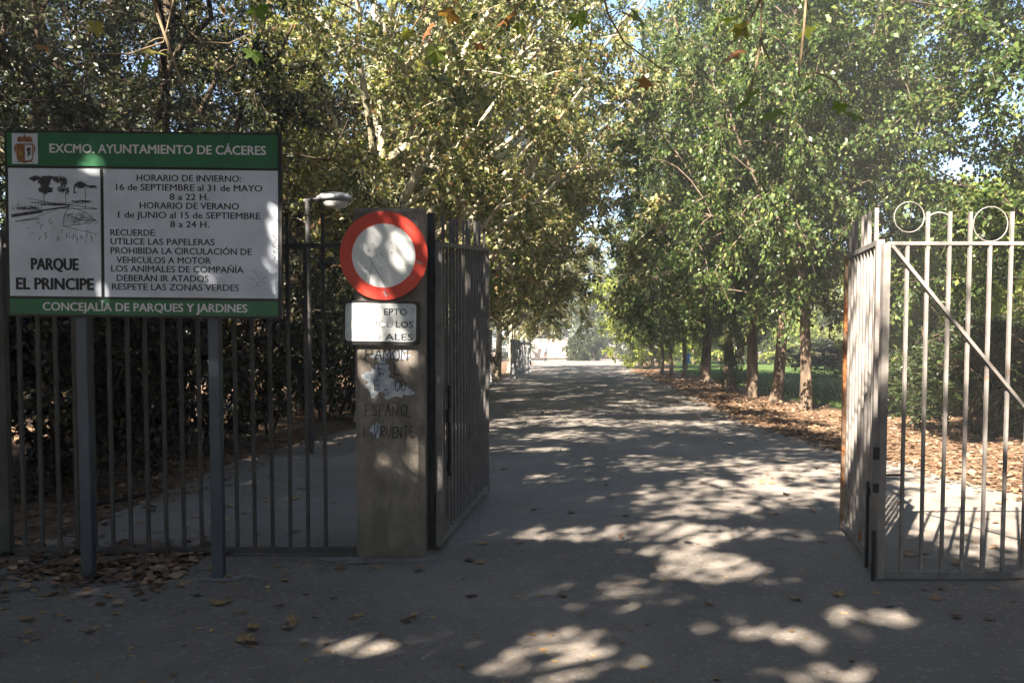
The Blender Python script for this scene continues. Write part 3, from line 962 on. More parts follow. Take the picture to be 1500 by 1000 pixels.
# blue bin among the right trunks, far wall
bn = empty('litter_bin', (10.3, 48.0, 0))
tag(bn, 'small blue litter bin on a post between the tree trunks', 'litter bin')
MB().lathe((0, 0, 0.75), [(0.02, 0), (0.2, 0.0), (0.24, 0.75), (0.25, 0.78), (0.22, 0.78), (0.19, 0.05)], 14).build('bucket', M['blue_plastic'], bn)
MB().box((0, 0.27, 0.8), (0.06, 0.06, 1.6)).build('post', M['fence_metal'], bn)
bn.scale = (0.6, 0.6, 0.75)
wl = empty('garden_wall', (5.5, 118, 0))
tag(wl, 'sunlit pale plastered wall at the far end of the drive', 'wall')
MB().box((0, 0, 1.3), (9, 0.3, 2.6)).build('wall_body', M['plaster'], wl)
MB().box((0, 0, 2.65), (9.1, 0.42, 0.1)).build('coping', M['plaster'], wl)
# ------------------------------------------------------------------ trees
def unit(a):
    return a / np.maximum(np.linalg.norm(a, axis=1, keepdims=True), 1e-9)

def leaf_quads(P, D, S, rg, up=0.8, aspect=0.62, fold=0.12):
    """one folded four-cornered leaf at each P, growing along D with length S"""
    n = len(P)
    D = unit(D)
    N = unit(rg.normal(0, 1, (n, 3)) + np.array([0, 0, up]))
    side = unit(np.cross(D, N))
    N = np.cross(side, D)
    W = (S * aspect * 0.5)[:, None]
    S1 = S[:, None]
    mid = P + D * S1 * 0.45
    V = np.empty((n, 4, 3))
    V[:, 0] = P
    V[:, 1] = mid + side * W + N * S1 * fold
    V[:, 2] = P + D * S1
    V[:, 3] = mid - side * W + N * S1 * fold
    F = np.arange(n * 4).reshape(n, 4)
    return V.reshape(-1, 3), F

def prisms(A, B, ra, rb):
    """thin three-sided sticks A->B"""
    n = len(A)
    d = unit(B - A)
    ref = np.where(np.abs(d[:, 2:3]) > 0.9, np.array([[1.0, 0, 0]]), np.array([[0, 0, 1.0]]))
    s = unit(np.cross(d, ref))
    t = np.cross(d, s)
    V = np.empty((n, 6, 3))
    for k in range(3):
        a = 2 * math.pi * k / 3
        o = s * math.cos(a) + t * math.sin(a)
        V[:, k] = A + o * np.asarray(ra).reshape(-1, 1)
        V[:, 3 + k] = B + o * np.asarray(rb).reshape(-1, 1)
    b = np.arange(n)[:, None] * 6
    F = np.concatenate([b + np.array([[k, (k + 1) % 3, 3 + (k + 1) % 3, 3 + k]]) for k in range(3)])
    return V.reshape(-1, 3), F

def bez(p0, p1, p2, n):
    t = np.linspace(0, 1, n)[:, None]
    return (1 - t) ** 2 * p0 + 2 * t * (1 - t) * p1 + t ** 2 * p2

def make_tree(seed, H=10.0, r0=0.2, fork=3.0, lean=(0, 0), env_c=(0, 0, 6.5), env_r=(4, 4, 3.5), limbs=7, clumps=220, twigs=8, per_twig=22,
              clump_r=0.75, leaf=0.11, zmin=2.2, up=0.8, droop=0.25, shell=0.42, stems=1, hole=0.0, limb_up=0.6, limb_r=0.5, aspect=0.62, top=0.9, sweep=0, origin=(0, 0, 0), gaps=()):
    rg = np.random.default_rng(seed)
    env_c = np.array(env_c, float); env_r = np.array(env_r, float)
    wood = MB()
    nodes, nrad = [], []
    for s_ in range(stems):
        off = np.array([0, 0, 0.0]) if stems == 1 else np.append(rg.normal(0, 0.22, 2), 0)
        ln = np.array(lean, float) + (0 if stems == 1 else rg.normal(0, 0.9, 2))
        zs = np.concatenate([[-0.15, 0.0, 0.12, 0.4], np.linspace(0.9, H * top, 9)])
        tr = []
        ph = rg.uniform(0, 6.28, 2)
        for z in zs:
            t = max(0, z) / H
            w = 0.16 * math.sin(3.1 * t * 3 + ph[0]) * t ** 0.5, 0.16 * math.sin(2.7 * t * 3 + ph[1]) * t ** 0.5
            tr.append(off + np.array([ln[0] * t ** 1.15 + w[0], ln[1] * t ** 1.15 + w[1], z]))
        rr = [r0 * (1.45 if z < 0.0 else 1.28 if z < 0.05 else 1.1 if z < 0.2 else 1.0 if z < 0.6 else max(0.10, 1 - 0.92 * (z / H) ** 0.9)) * (1 if stems == 1 else 0.7) for z in zs]
        wood.tube(tr, rr, 9)
        tr = np.array(tr)
        az = rg.uniform(0, 6.28)
        for i in range(limbs):
            z = fork + (H * top * 0.86 - fork) * (i / max(1, limbs - 1)) ** 1.1 + rg.uniform(-.2, .2)
            j = int(np.clip(np.searchsorted(zs, z), 1, len(zs) - 1))
            q = (z - zs[j - 1]) / (zs[j] - zs[j - 1])
            p0 = tr[j - 1] + (tr[j] - tr[j - 1]) * q
            rad = (rr[j - 1] + (rr[j] - rr[j - 1]) * q)
            az += 2.4 + rg.uniform(-.4, .4)
            el = rg.uniform(0.1, 0.9) * limb_up + 0.35 * i / limbs
            d = np.array([math.cos(az) * math.cos(el), math.sin(az) * math.cos(el), math.sin(el)])
            tgt = env_c + env_r * d * rg.uniform(0.7, 0.92)
            tgt[2] = max(tgt[2], p0[2] + 0.3)
            mid = p0 * 0.5 + tgt * 0.5 + np.array([0, 0, rg.uniform(-0.2, 0.5)]) + rg.normal(0, 0.25, 3)
            pts = bez(p0, mid, tgt, 8)
            pts[1:-1] += rg.normal(0, 0.06, (6, 3))
            lr = np.linspace(rad * limb_r, 0.02, 8)
            wood.tube(pts, list(lr), 6, False)
            for p, r in zip(pts[2:], lr[2:]):
                nodes.append(p); nrad.append(r)
        for i in range(sweep):
            z = fork * 0.75 + i * 0.55 + rg.uniform(-.2, .2)
            p0 = np.array([np.interp(z, zs, tr[:, k]) for k in range(3)])
            a = rg.uniform(-1.0, 0.7)
            d = np.array([math.cos(a) * 0.78, math.sin(a) * 0.78, rg.uniform(0.55, 0.95)])
            tgt = p0 + d * rg.uniform(4.2, 6.0)
            pts = bez(p0, (p0 + tgt) / 2 + np.array([0, 0, rg.uniform(-.5, .2)]), tgt, 8)
            pts[1:-1] += rg.normal(0, 0.05, (6, 3))
            lr = np.linspace(rg.uniform(0.06, 0.10), 0.018, 8)
            wood.tube(pts, list(lr), 6, False)
            for p, r in zip(pts[3:], lr[3:]):
                nodes.append(p); nrad.append(r)
        for p, r, z in zip(tr, rr, zs):
            if z > fork: nodes.append(p); nrad.append(r * 0.6)
    # clumps of twigs through the crown
    cl = []
    hole_c = env_c + env_r * rg.normal(0, 0.5, (5, 3))
    tries = 0
    while len(cl) < clumps and tries < clumps * 20:
        tries += 1
        d = rg.normal(0, 1, 3); d /= np.linalg.norm(d)
        lump = 1 + 0.16 * math.sin(3 * math.atan2(d[1], d[0]) + seed) + 0.12 * math.sin(5 * d[2] + 2 * d[0] * 3 + seed)
        p = env_c + env_r * d * lump * rg.random() ** shell
        if p[2] < zmin: continue
        if hole and np.min(np.linalg.norm((hole_c - p), axis=1)) < hole: continue
        cl.append(p)
    order = sorted(cl, key=lambda p: np.linalg.norm((p - env_c) / env_r))
    WV, WF = [], []
    A, B, ra, rb = [], [], [], []
    LP, LD = [], []
    for p in order:
        nn = np.array(nodes)
        dd = np.linalg.norm(nn - p, axis=1) + 0.6 * np.maximum(0, nn[:, 2] - p[2]) + 0.15 * np.linalg.norm(nn[:, :2] - env_c[:2], axis=1)
        k = int(np.argmin(dd))
        q, r = nn[k], nrad[k]
        mid = (p + q) / 2 + np.array([0, 0, 0.12 * np.linalg.norm(p - q)]) + rg.normal(0, 0.08, 3)
        pts = bez(q, mid, p, 5)
        rs = np.linspace(min(r * 0.7, 0.045), 0.008, 5)
        wood.tube(pts, list(rs), 4, False)
        nodes.append(pts[3]); nrad.append(0.02)
        out = p - env_c
        out = out / (np.linalg.norm(out) + 1e-6)
        nt_ = twigs
        D = unit(rg.normal(0, 0.75, (nt_, 3)) + out * 0.45 + np.array([0, 0, -droop]))
        L = clump_r * rg.uniform(0.5, 1.15, nt_)
        E_ = p + D * L[:, None] + np.stack([np.zeros(nt_), np.zeros(nt_), -droop * 0.35 * L], 1)
        A.append(np.repeat(p[None], nt_, 0)); B.append(E_)
        ra.append(np.full(nt_, 0.005)); rb.append(np.full(nt_, 0.002))
        t = rg.uniform(0.12, 1.02, (nt_, per_twig))
        P = p + (E_ - p)[:, None, :] * t[:, :, None] + rg.normal(0, 0.05 * clump_r / 0.75, (nt_, per_twig, 3))
        LP.append(P.reshape(-1, 3))
        LD.append((np.repeat((E_ - p)[:, None, :], per_twig, 1) / L[:, None, None] * 0.5 + rg.normal(0, 0.7, (nt_, per_twig, 3)) + np.array([0, 0, -0.3])).reshape(-1, 3))
    A, B = np.concatenate(A), np.concatenate(B)
    PV, PF = prisms(A, B, np.concatenate(ra), np.concatenate(rb))
    P, D = np.concatenate(LP), np.concatenate(LD)
    if len(gaps):
        W = P + np.array(origin, float)
        keep = np.ones(len(W))
        hx, hy, hz = -math.sin(R(SUN_AZ)), -math.cos(R(SUN_AZ)), -math.tan(R(SUN_EL))
        for gp in gaps:                                   # leaves left out so the sun lands on a chosen spot
            if gp[0] == 'g':
                k = W[:, 2] / -hz
                gx, gy = W[:, 0] + hx * k, W[:, 1] + hy * k
                q = ((gx - gp[1]) / (gp[3] + 0.06)) ** 2 + ((gy - gp[2]) / (gp[4] + 0.06)) ** 2
                q = q + 0.5 * np.sin(11 * gx + 5 * gy) * np.sin(7 * gy - 9 * gx + 1.3) + 0.3 * np.sin(23 * gy + 6 * gx)
            else:
                k = (gp[1] - W[:, 1]) / hy
                q = ((W[:, 0] + hx * k - gp[2]) / (gp[4] + 0.08)) ** 2 + ((W[:, 2] + hz * k - gp[3]) / (gp[5] + 0.08)) ** 2
            keep = np.where(q < 1, np.minimum(keep, gp[-1]), keep)
        ok = rg.random(len(W)) < keep
        P, D = P[ok], D[ok]
    S = leaf * rg.uniform(0.5, 1.45, len(P))
    V, F = leaf_quads(P, D, S, rg, up, aspect)
    crown = np_mesh('crown', V, F)
    me = bpy.data.meshes.new('trunk')
    me.from_pydata([tuple(v) for v in wood.v], [], wood.f)
    for p_ in me.polygons: p_.use_smooth = True
    branches = np_mesh('twigs', PV, PF)
    return me, branches, crown

def plant_tree(name, kit, loc, rz, s, label, group, leaf_m, bark_m, cat='tree', twig_m='twig'):
    g = empty(name, loc, rz)
    sx = s if isinstance(s, (tuple, list)) else (s, s, s)
    g.scale = sx
    tag(g, label, cat, group)
    for nm, me, mt in (('trunk', kit[0], bark_m), ('twigs', kit[1], twig_m), ('crown', kit[2], leaf_m)):
        if me is None: continue
        o = bpy.data.objects.new(nm, me)
        COL.objects.link(o)
        if len(me.materials) == 0: me.materials.append(M[mt])
        o.parent = g
        if me.materials[0] != M[mt]:
            o.material_slots[0].link = 'OBJECT'
            o.material_slots[0].material = M[mt]
    return g

# --- kits: a few grown trees of each kind, each used more than once at its own turn and size
PLANE = [make_tree(31 + i, H=11.5, r0=0.19, fork=2.2, lean=(0.9, -0.3), env_c=(0.9, -0.4, 6.6), env_r=(4.4, 4.3, 4.6), limbs=12, clumps=235, twigs=9,
                   per_twig=24, clump_r=0.72, leaf=0.098, zmin=2.3, limb_up=1.15, limb_r=0.75, shell=0.5, hole=1.1, up=0.5, sweep=7) for i in range(3)]
GREEN = [make_tree(71 + i, H=11.0, r0=0.15, fork=2.0, lean=(-0.3, 0.0), env_c=(-0.4, 0, 5.9), env_r=(3.9, 3.9, 4.9), limbs=10, clumps=330, twigs=8,
                   per_twig=32, clump_r=0.72, leaf=0.084, zmin=1.95, shell=0.44, hole=0.9) for i in range(3)]
DARK = [make_tree(91 + i, H=11.0, r0=0.2, fork=1.2, env_c=(0, 0, 5.8), env_r=(2.5, 2.5, 5.2), limbs=12, clumps=235, twigs=9, per_twig=26, clump_r=0.62,
                  leaf=0.075, zmin=0.9, aspect=0.4, limb_up=0.5, shell=0.5, hole=0.6) for i in range(2)]
SHRUB = [make_tree(121 + i, H=2.6, r0=0.035, fork=0.25, env_c=(0, 0, 1.35), env_r=(1.3, 1.3, 1.35), limbs=7, clumps=90, twigs=7, per_twig=22, clump_r=0.42,
                   leaf=0.07, zmin=0.08, stems=4, limb_up=1.0, shell=0.5) for i in range(2)]
FAR = [make_tree(151 + i, H=12.0, r0=0.22, fork=2.4, env_c=(0, 0, 6.0), env_r=(4.6, 4.6, 6.2), limbs=8, clumps=270, twigs=7, per_twig=22, clump_r=1.0,
                 leaf=0.22, zmin=0.25, shell=0.5) for i in range(2)]
ROUND = make_tree(171, H=2.2, r0=0.06, fork=0.2, env_c=(0, 0, 1.15), env_r=(1.9, 1.9, 1.25), limbs=7, clumps=130, twigs=7, per_twig=22, clump_r=0.4,
                  leaf=0.12, zmin=0.05, stems=3, shell=0.35)

# left of the drive: plane trees leaning over it
for i, (x, y, rz, s, lab) in enumerate([
        (-3.05, 17.0, 0.2, (1.1, 1.0, 1.05), 'pale-barked plane tree nearest the pillar, its limbs reaching up over the drive'),
        (-2.35, 22.0, -0.2, (1.35, 1.15, 1.32), 'plane tree with a straight pale trunk right behind the open left gate leaf'),
        (-1.75, 27.5, 0.3, (1.22, 1.1, 1.25), 'slender plane tree beside the tip of the left gate leaf'),
        (-1.45, 33.5, 0.1, (1.2, 1.1, 1.3), 'plane tree behind the slim white post'),
        (-0.75, 41.0, -0.3, 1.0, 'plane tree at the near end of the pale fence'),
        (-0.1, 49.0, 0.4, 1.0, 'plane tree halfway along the pale fence'),
        (0.9, 58.0, 0.0, 0.95, 'farthest plane tree on the left side of the drive')]):
    plant_tree('plane_tree', PLANE[i % 3], (x, y, 0), rz, s, lab, 'plane trees along the left of the drive', 'plane_leaf', 'plane_bark')

# dense dark trees behind the board and the railing
for i, (x, y, rz, s, lab) in enumerate([
        (-5.3, 12.6, 0.4, (1.1, 1.1, 0.98), 'dense dark evergreen right behind the park sign'),
        (-8.3, 11.2, 2.0, (1.1, 1.1, 0.9), 'dark evergreen behind the left edge of the park sign'),
        (-8.6, 17.5, 1.0, (1.5, 1.5, 1.1), 'tall dark evergreen standing deeper behind the park sign'),
        (-4.9, 18.5, 3.0, (1.15, 1.15, 0.95), 'dark evergreen between the park sign and the plane trees'),
        (-10.2, 6.0, 2.6, (1.2, 1.2, 0.95), 'added shading evergreen out of view beyond the left end of the railing'),  # unseen, added to darken the undergrowth
        (-11.5, 1.5, 0.9, (1.2, 1.2, 0.95), 'added shading evergreen out of view left of the entrance'),  # unseen, added for more shade on the left
        (-13.5, 15.0, 4.0, (1.5, 1.5, 0.85), 'dark evergreen at the far left edge'),
        (-6.5, 25.0, 5.0, (1.6, 1.6, 1.0), 'dark evergreen behind the second plane tree'),
        (-6.0, 34.0, 1.5, (1.8, 1.8, 1.0), 'dark evergreen behind the pale fence')]):
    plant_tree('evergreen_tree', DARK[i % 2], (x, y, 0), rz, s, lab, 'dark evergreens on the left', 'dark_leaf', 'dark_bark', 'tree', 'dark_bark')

# undergrowth behind the left railing
for i, (x, y, s, lm, lab) in enumerate([
        (-4.6, 8.9, (0.95, 0.8, 1.0), 'dry_leaf', 'dry brown bush close behind the railing, between the sign posts'),
        (-6.1, 8.3, (1.1, 0.9, 1.15), 'dry_leaf', 'dry brown bush behind the railing at the left edge'),
        (-5.3, 10.6, (1.1, 1.0, 1.3), 'dry_leaf', 'tall dry bush behind the two sign posts'),
        (-7.6, 9.6, (1.2, 1.1, 1.3), 'dry_leaf', 'dark dry bush half out of the left edge'),
        (-4.5, 12.2, (0.85, 0.9, 1.25), 'dry_leaf', 'dry bush at the bend of the side path'),
        (-4.3, 14.6, (0.9, 1.0, 1.35), 'dark_leaf', 'dark bush beside the near street lamp'),
        (-4.0, 17.2, (0.95, 1.0, 1.3), 'dark_leaf', 'dark bush at the foot of the nearest plane tree'),
        (-3.5, 20.8, (0.9, 1.0, 1.2), 'dark_leaf', 'dark bush between the first two plane trees'),
        (-3.0, 25.0, (0.9, 1.2, 1.1), 'dark_leaf', 'dark bush between the second and third plane trees'),
        (-2.3, 31.0, (0.8, 1.2, 0.95), 'dry_leaf', 'dry bush before the slim white post'),
        (-1.25, 37.0, (0.55, 0.9, 0.6), 'dry_leaf', 'low dry bush at the near end of the pale fence')]):
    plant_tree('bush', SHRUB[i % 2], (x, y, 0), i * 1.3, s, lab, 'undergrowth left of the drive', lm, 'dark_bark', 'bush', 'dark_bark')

# right of the drive: the row of trunks
for i, (x, y, rz, s, r_, lab) in enumerate([
        (7.21, 20.1, 0.3, 1.28, 0.42, 'dark-trunked tree nearest the right gate leaf'),
        (7.55, 23.4, 2.2, 1.38, 0.5, 'tree with the slim pale trunk leaning left, second from the right gate leaf'),
        (7.30, 25.0, 4.0, 1.42, 0.55, 'tree with the thick sunlit trunk, third from the right gate leaf'),
        (8.5, 32.4, 1.0, 1.3, 0.55, 'tree with the dark trunk beside the thin sapling'),
        (8.25, 34.6, 5.1, 1.25, 0.5, 'tree with the slanting trunk in the middle of the right row'),
        (8.6, 37.2, 3.3, 0.95, 0.6, 'pale slim tree in the middle of the right row'),
        (8.6, 40.9, 0.2, 1.0, 0.4, 'dark-trunked tree third from the far end of the right row'),
        (8.4, 43.2, 2.6, 0.98, 0.35, 'dark-trunked tree second from the far end of the right row'),
        (8.35, 45.6, 4.4, 1.0, 0.35, 'dark tree at the far end of the right row')]):
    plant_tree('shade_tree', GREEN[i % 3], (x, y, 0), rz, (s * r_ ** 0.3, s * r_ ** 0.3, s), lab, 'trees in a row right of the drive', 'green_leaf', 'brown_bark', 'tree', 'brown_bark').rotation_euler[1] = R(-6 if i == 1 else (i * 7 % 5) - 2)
plant_tree('sapling', SHRUB[0], (7.5, 27.8, 0), 0.5, (0.35, 0.35, 1.0), 'thin sapling between the thick sunlit trunk and the dark trunk', None, 'green_leaf', 'brown_bark', 'sapling')
for i, (x, y, rz, s, lab) in enumerate([
        (12.6, 16.5, 1.2, 1.35, 'big leafy tree behind the right railing, its crown filling the upper right'),
        (12.4, 10.6, 3.9, 1.0, 'leafy tree past the right edge with branches hanging in'),
        (17.5, 19.5, 0.4, 1.05, 'leafy tree out past the right edge, standing on the lawn edge')]):
    plant_tree('shade_tree', GREEN[(i + 1) % 3], (x, y, 0), rz, s, lab, 'leafy trees behind the right railing', 'green_leaf', 'dark_bark', 'tree', 'brown_bark')
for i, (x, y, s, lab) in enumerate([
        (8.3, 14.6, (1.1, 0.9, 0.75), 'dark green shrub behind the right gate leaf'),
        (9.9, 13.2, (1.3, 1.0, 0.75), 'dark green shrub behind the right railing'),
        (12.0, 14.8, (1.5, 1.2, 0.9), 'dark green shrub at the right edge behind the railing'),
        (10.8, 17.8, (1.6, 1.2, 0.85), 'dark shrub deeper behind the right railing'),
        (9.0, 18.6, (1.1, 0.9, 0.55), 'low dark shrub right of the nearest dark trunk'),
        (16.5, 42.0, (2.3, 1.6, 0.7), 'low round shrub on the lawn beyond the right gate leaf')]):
    plant_tree('shrub', SHRUB[i % 2], (x, y, 0), i * 1.7, s, lab, 'shrubs behind the right railing', 'shrub_leaf', 'dark_bark', 'shrub', 'dark_bark')  # dark leaf colour stands in for the shade behind the railing

# far end: round bushes, sunlit pale trees, dark trees
plant_tree('round_bush', ROUND, (8.0, 90.0, 0), 0.0, (1.25, 1.25, 1.25), 'round dark green bush at the end of the drive', None, 'shrub_leaf', 'dark_bark', 'bush')
plant_tree('round_bush', ROUND, (13.2, 86.0, 0), 1.0, (1.3, 1.0, 0.65), 'low bluish bush right of the round dark bush', None, 'blue_leaf', 'dark_bark', 'bush')
plant_tree('round_bush', ROUND, (16.5, 84.0, 0), 2.0, (1.3, 1.0, 0.6), 'low bluish bush nearest the far tree trunks', None, 'blue_leaf', 'dark_bark', 'bush')
for i, (x, y, rz, s, lab) in enumerate([
        (9.9, 58.0, 0.0, 0.85, 'bright yellow-green tree beyond the end of the right row'),
        (16.0, 72.0, 1.5, 0.85, 'bright yellow-green tree behind the far trunks'),
        (23.0, 70.0, 2.5, 0.8, 'bright tree beyond the lawn, left of the thick sunlit trunk'),
        (29.0, 66.0, 4.0, 0.8, 'bright tree beyond the lawn, between the two sunlit trunks'),
        (34.0, 74.0, 0.7, 0.85, 'bright tree beyond the lawn, right of the dark trunk'),
        (33.0, 52.0, 5.2, 0.75, 'bright tree beyond the lawn behind the right gate leaf'),
        (13.3, 26.0, 2.0, 0.5, 'small bright yellow-green tree right behind the right railing and dark shrubs'),
        (17.0, 29.0, 1.0, 0.6, 'small bright yellow-green tree at the right edge behind the railing'),
        (22.0, 40.0, 3.0, 0.75, 'bright tree on the lawn seen through the ring-topped railing'),
        (40.0, 60.0, 3.1, 0.9, 'bright tree beyond the lawn behind the right railing')]):
    plant_tree('sunlit_tree', FAR[i % 2], (x, y, 0), rz, s, lab, 'bright trees beyond the lawn', 'light_leaf', 'brown_bark')
for i, (x, y, rz, s, lab) in enumerate([
        (4.0, 126.0, 0.0, 1.15, 'dark tree behind the pale wall at the end of the drive'),
        (10.5, 102.0, 1.5, 1.0, 'dark tree behind the round bush'),
        (17.0, 104.0, 2.5, 1.05, 'dark tree right of the round bush, far off'),
        (-3.0, 92.0, 4.0, 1.05, 'dark tree left of the pale wall, far off'),
        (25.0, 108.0, 0.7, 1.1, 'far tree at the back, above the bluish bushes'),
        (35.0, 104.0, 5.2, 1.1, 'far tree at the back of the lawn, centre'),
        (47.0, 98.0, 3.1, 1.15, 'far tree at the back of the lawn, right of centre'),
        (58.0, 88.0, 1.1, 1.2, 'far tree at the back right corner of the lawn'),
        (-12.0, 76.0, 2.2, 1.2, 'far dark tree beyond the pale fence'),
        (-16.0, 55.0, 2.9, 1.2, 'far dark tree deep on the left'),
        (-20.0, 36.0, 0.9, 1.1, 'far dark tree at the left behind the evergreens'),
        (-24.0, 24.0, 5.9, 1.1, 'far dark tree out beyond the left edge')]):
    plant_tree('far_tree', FAR[i % 2], (x, y, 0), rz, s, lab, 'trees at the far end of the park', 'green_leaf', 'dark_bark')

for i, (x, y, s, lab) in enumerate([
        (19.0, 78.0, 1.7, 'pale green bush behind the two far trunks'), (24.0, 77.0, 1.9, 'pale green bush beyond the lawn behind the dark trunk'),
        (29.0, 78.0, 1.7, 'pale green bush beyond the lawn by the thin sapling'), (34.0, 76.0, 2.0, 'pale green bush beyond the lawn behind the thick sunlit trunk'),
        (39.0, 75.0, 1.8, 'pale green bush beyond the lawn behind the slim leaning trunk'), (44.0, 72.0, 2.0, 'pale green bush beyond the lawn behind the nearest trunk'),
        (49.0, 70.0, 2.0, 'pale green bush beyond the lawn left of the gate leaf'), (54.0, 66.0, 2.1, 'pale green bush beyond the lawn behind the gate leaf'),
        (58.0, 60.0, 2.1, 'pale green bush beyond the lawn at the right railing')]):
    plant_tree('bush', SHRUB[i % 2], (x, y, 0), i * 1.1, (s * 1.5, s, s), lab, 'bushes along the far edge of the lawn', 'light_leaf', 'dark_bark', 'bush')
for i, (x, y, rz, s, lab) in enumerate([(68, 78, 1.0, 1.2, 'far tree beyond the lawn behind the ring-topped railing'), (74, 62, 2.4, 1.2, 'far tree behind the ring-topped railing, at the right edge'),
                                        (-30, 60, 0.4, 1.3, 'far dark tree hidden deep on the left'), (-8, 108, 3.3, 1.2, 'far dark tree left of the end of the drive'), (40, 112, 4.0, 1.2, 'far tree at the very back of the lawn')]):
    plant_tree('far_tree', FAR[i % 2], (x, y, 0), rz, s, lab, 'trees at the far end of the park', 'green_leaf', 'dark_bark')

for i, (x, y, s, lab) in enumerate([(-16, -18, 1.1, 'added sky-screening bushy tree behind the viewpoint to the left'), (-4, -24, 1.2, 'added sky-screening bushy tree straight behind the viewpoint'), (8, -22, 1.2, 'added sky-screening bushy tree behind the viewpoint to the right'),
                                    (19, -14, 1.2, 'added sky-screening bushy tree far right behind the viewpoint'), (22, -2, 1.2, 'added sky-screening bushy tree right of the viewpoint'), (-21, -8, 1.1, 'added sky-screening bushy tree left of the viewpoint'), (18, 8, 1.0, 'added sky-screening bushy tree beyond the right end of the railing')]):
    plant_tree('far_tree', FAR[i % 2], (x, y, 0), i * 2.1, s, lab, 'added trees around the viewpoint that screen the sky', 'green_leaf', 'dark_bark')  # unseen ring of trees added to block low sky light

# plane trees by the entrance, beside and behind the photographer: several added unseen, crowns thinned to shape the shade
SPOTS = [('g', 0.14, 4.12, 0.55, 0.48, .05), ('g', -0.57, 4.25, 0.36, 0.2, .05), ('g', 0.56, 5.12, 0.52, 0.46, .05), ('g', 1.45, 5.63, 0.5, 0.34, .05), ('g', 1.37, 4.4, 0.32, 0.26, .04), ('g', 2.11, 4.65, 0.32, 0.25, .04),
         ('g', 1.45, 3.85, 0.28, 0.2, .03), ('g', 0.45, 6.75, 0.5, 0.3, .03), ('g', 1.33, 6.9, 0.5, 0.4, .05), ('g', 1.3, 6.1, 0.4, 0.27, .03), ('g', 2.35, 8.6, 1.3, 1.0, .06), ('g', 1.7, 7.8, 0.75, 0.35, .05),
         ('g', 1.9, 10.8, 1.1, 0.9, .08), ('g', 3.5, 10.8, 1.0, 1.2, .1), ('g', 3.9, 7.3, 0.8, 1.3, .05), ('g', 1.4, 14.0, 1.0, 0.8, .1), ('g', 0.6, 9.6, 0.7, 0.35, .1), ('g', 0.1, 12.4, 0.8, 0.4, .1),
         ('g', 1.6, 15.5, 4.0, 5.5, .45), ('g', 2.6, 16.5, 1.6, 0.8, .1), ('g', 0.4, 17.5, 1.2, 0.7, .1), ('g', 3.2, 19.5, 1.6, 0.9, .1), ('g', 0.8, 21.0, 1.4, 1.0, .1), ('g', -2.2, 8.4, 0.35, 0.1, .1),
         ('v', 5.9, -0.86, 2.24, 0.34, 0.30, .06), ('v', 5.9, -1.02, 1.72, 0.24, 0.2, .0), ('v', 5.95, -1.05, 1.33, 0.16, 0.30, .12), ('v', 5.95, -0.68, 1.36, 0.06, 0.24, .1), ('v', 5.95, -0.86, 0.70, 0.24, 0.26, .15),
         ('v', 5.7, 2.6, 1.95, 0.5, 0.75, .12), ('v', 5.4, 3.0, 1.7, 0.8, 0.8, .25), ('v', 3.7, -0.2, 2.95, 2.2, 0.22, .12),
         ('v', 5.36, -1.95, 2.62, 0.08, 0.10, .1), ('v', 5.36, -1.55, 2.35, 0.02, 0.14, .05), ('v', 5.36, -2.0, 2.05, 0.10, 0.06, .1), ('v', 5.36, -2.72, 2.7, 0.06, 0.08, .0), ('v', 5.36, -2.45, 2.25, 0.08, 0.12, .2),
         ('v', 5.36, -2.62, 1.9, 0.07, 0.06, .1), ('v', 5.36, -2.15, 2.45, 0.05, 0.08, .2), ('v', 5.4, -1.96, 1.45, 0.06, 0.24, .1), ('v', 5.36, -1.75, 1.9, 0.06, 0.05, .2)]
ENT = [(-4.2, -2.6, 0), (0.6, -6.0, 0), (-7.0, 0.6, 0), (-7.2, 3.2, 0), (-6.5, -9.5, 0), (-13.0, -4.5, 0), (1.0, -15.0, 0)]
def shade_kit(seed, org, clumps=190, hole=1.0, gaps=SPOTS):
    return make_tree(seed, H=11.0, r0=0.22, fork=3.4, env_c=(0, 0, 7.4), env_r=(4.6, 4.6, 3.0), limbs=9, clumps=clumps, twigs=9, per_twig=34, clump_r=0.8,
                     leaf=0.15, zmin=4.6, shell=0.55, hole=hole, origin=org, gaps=gaps)
SPARE = shade_kit(219, (0, 0, 0), 190, 1.2, ())
shade = []
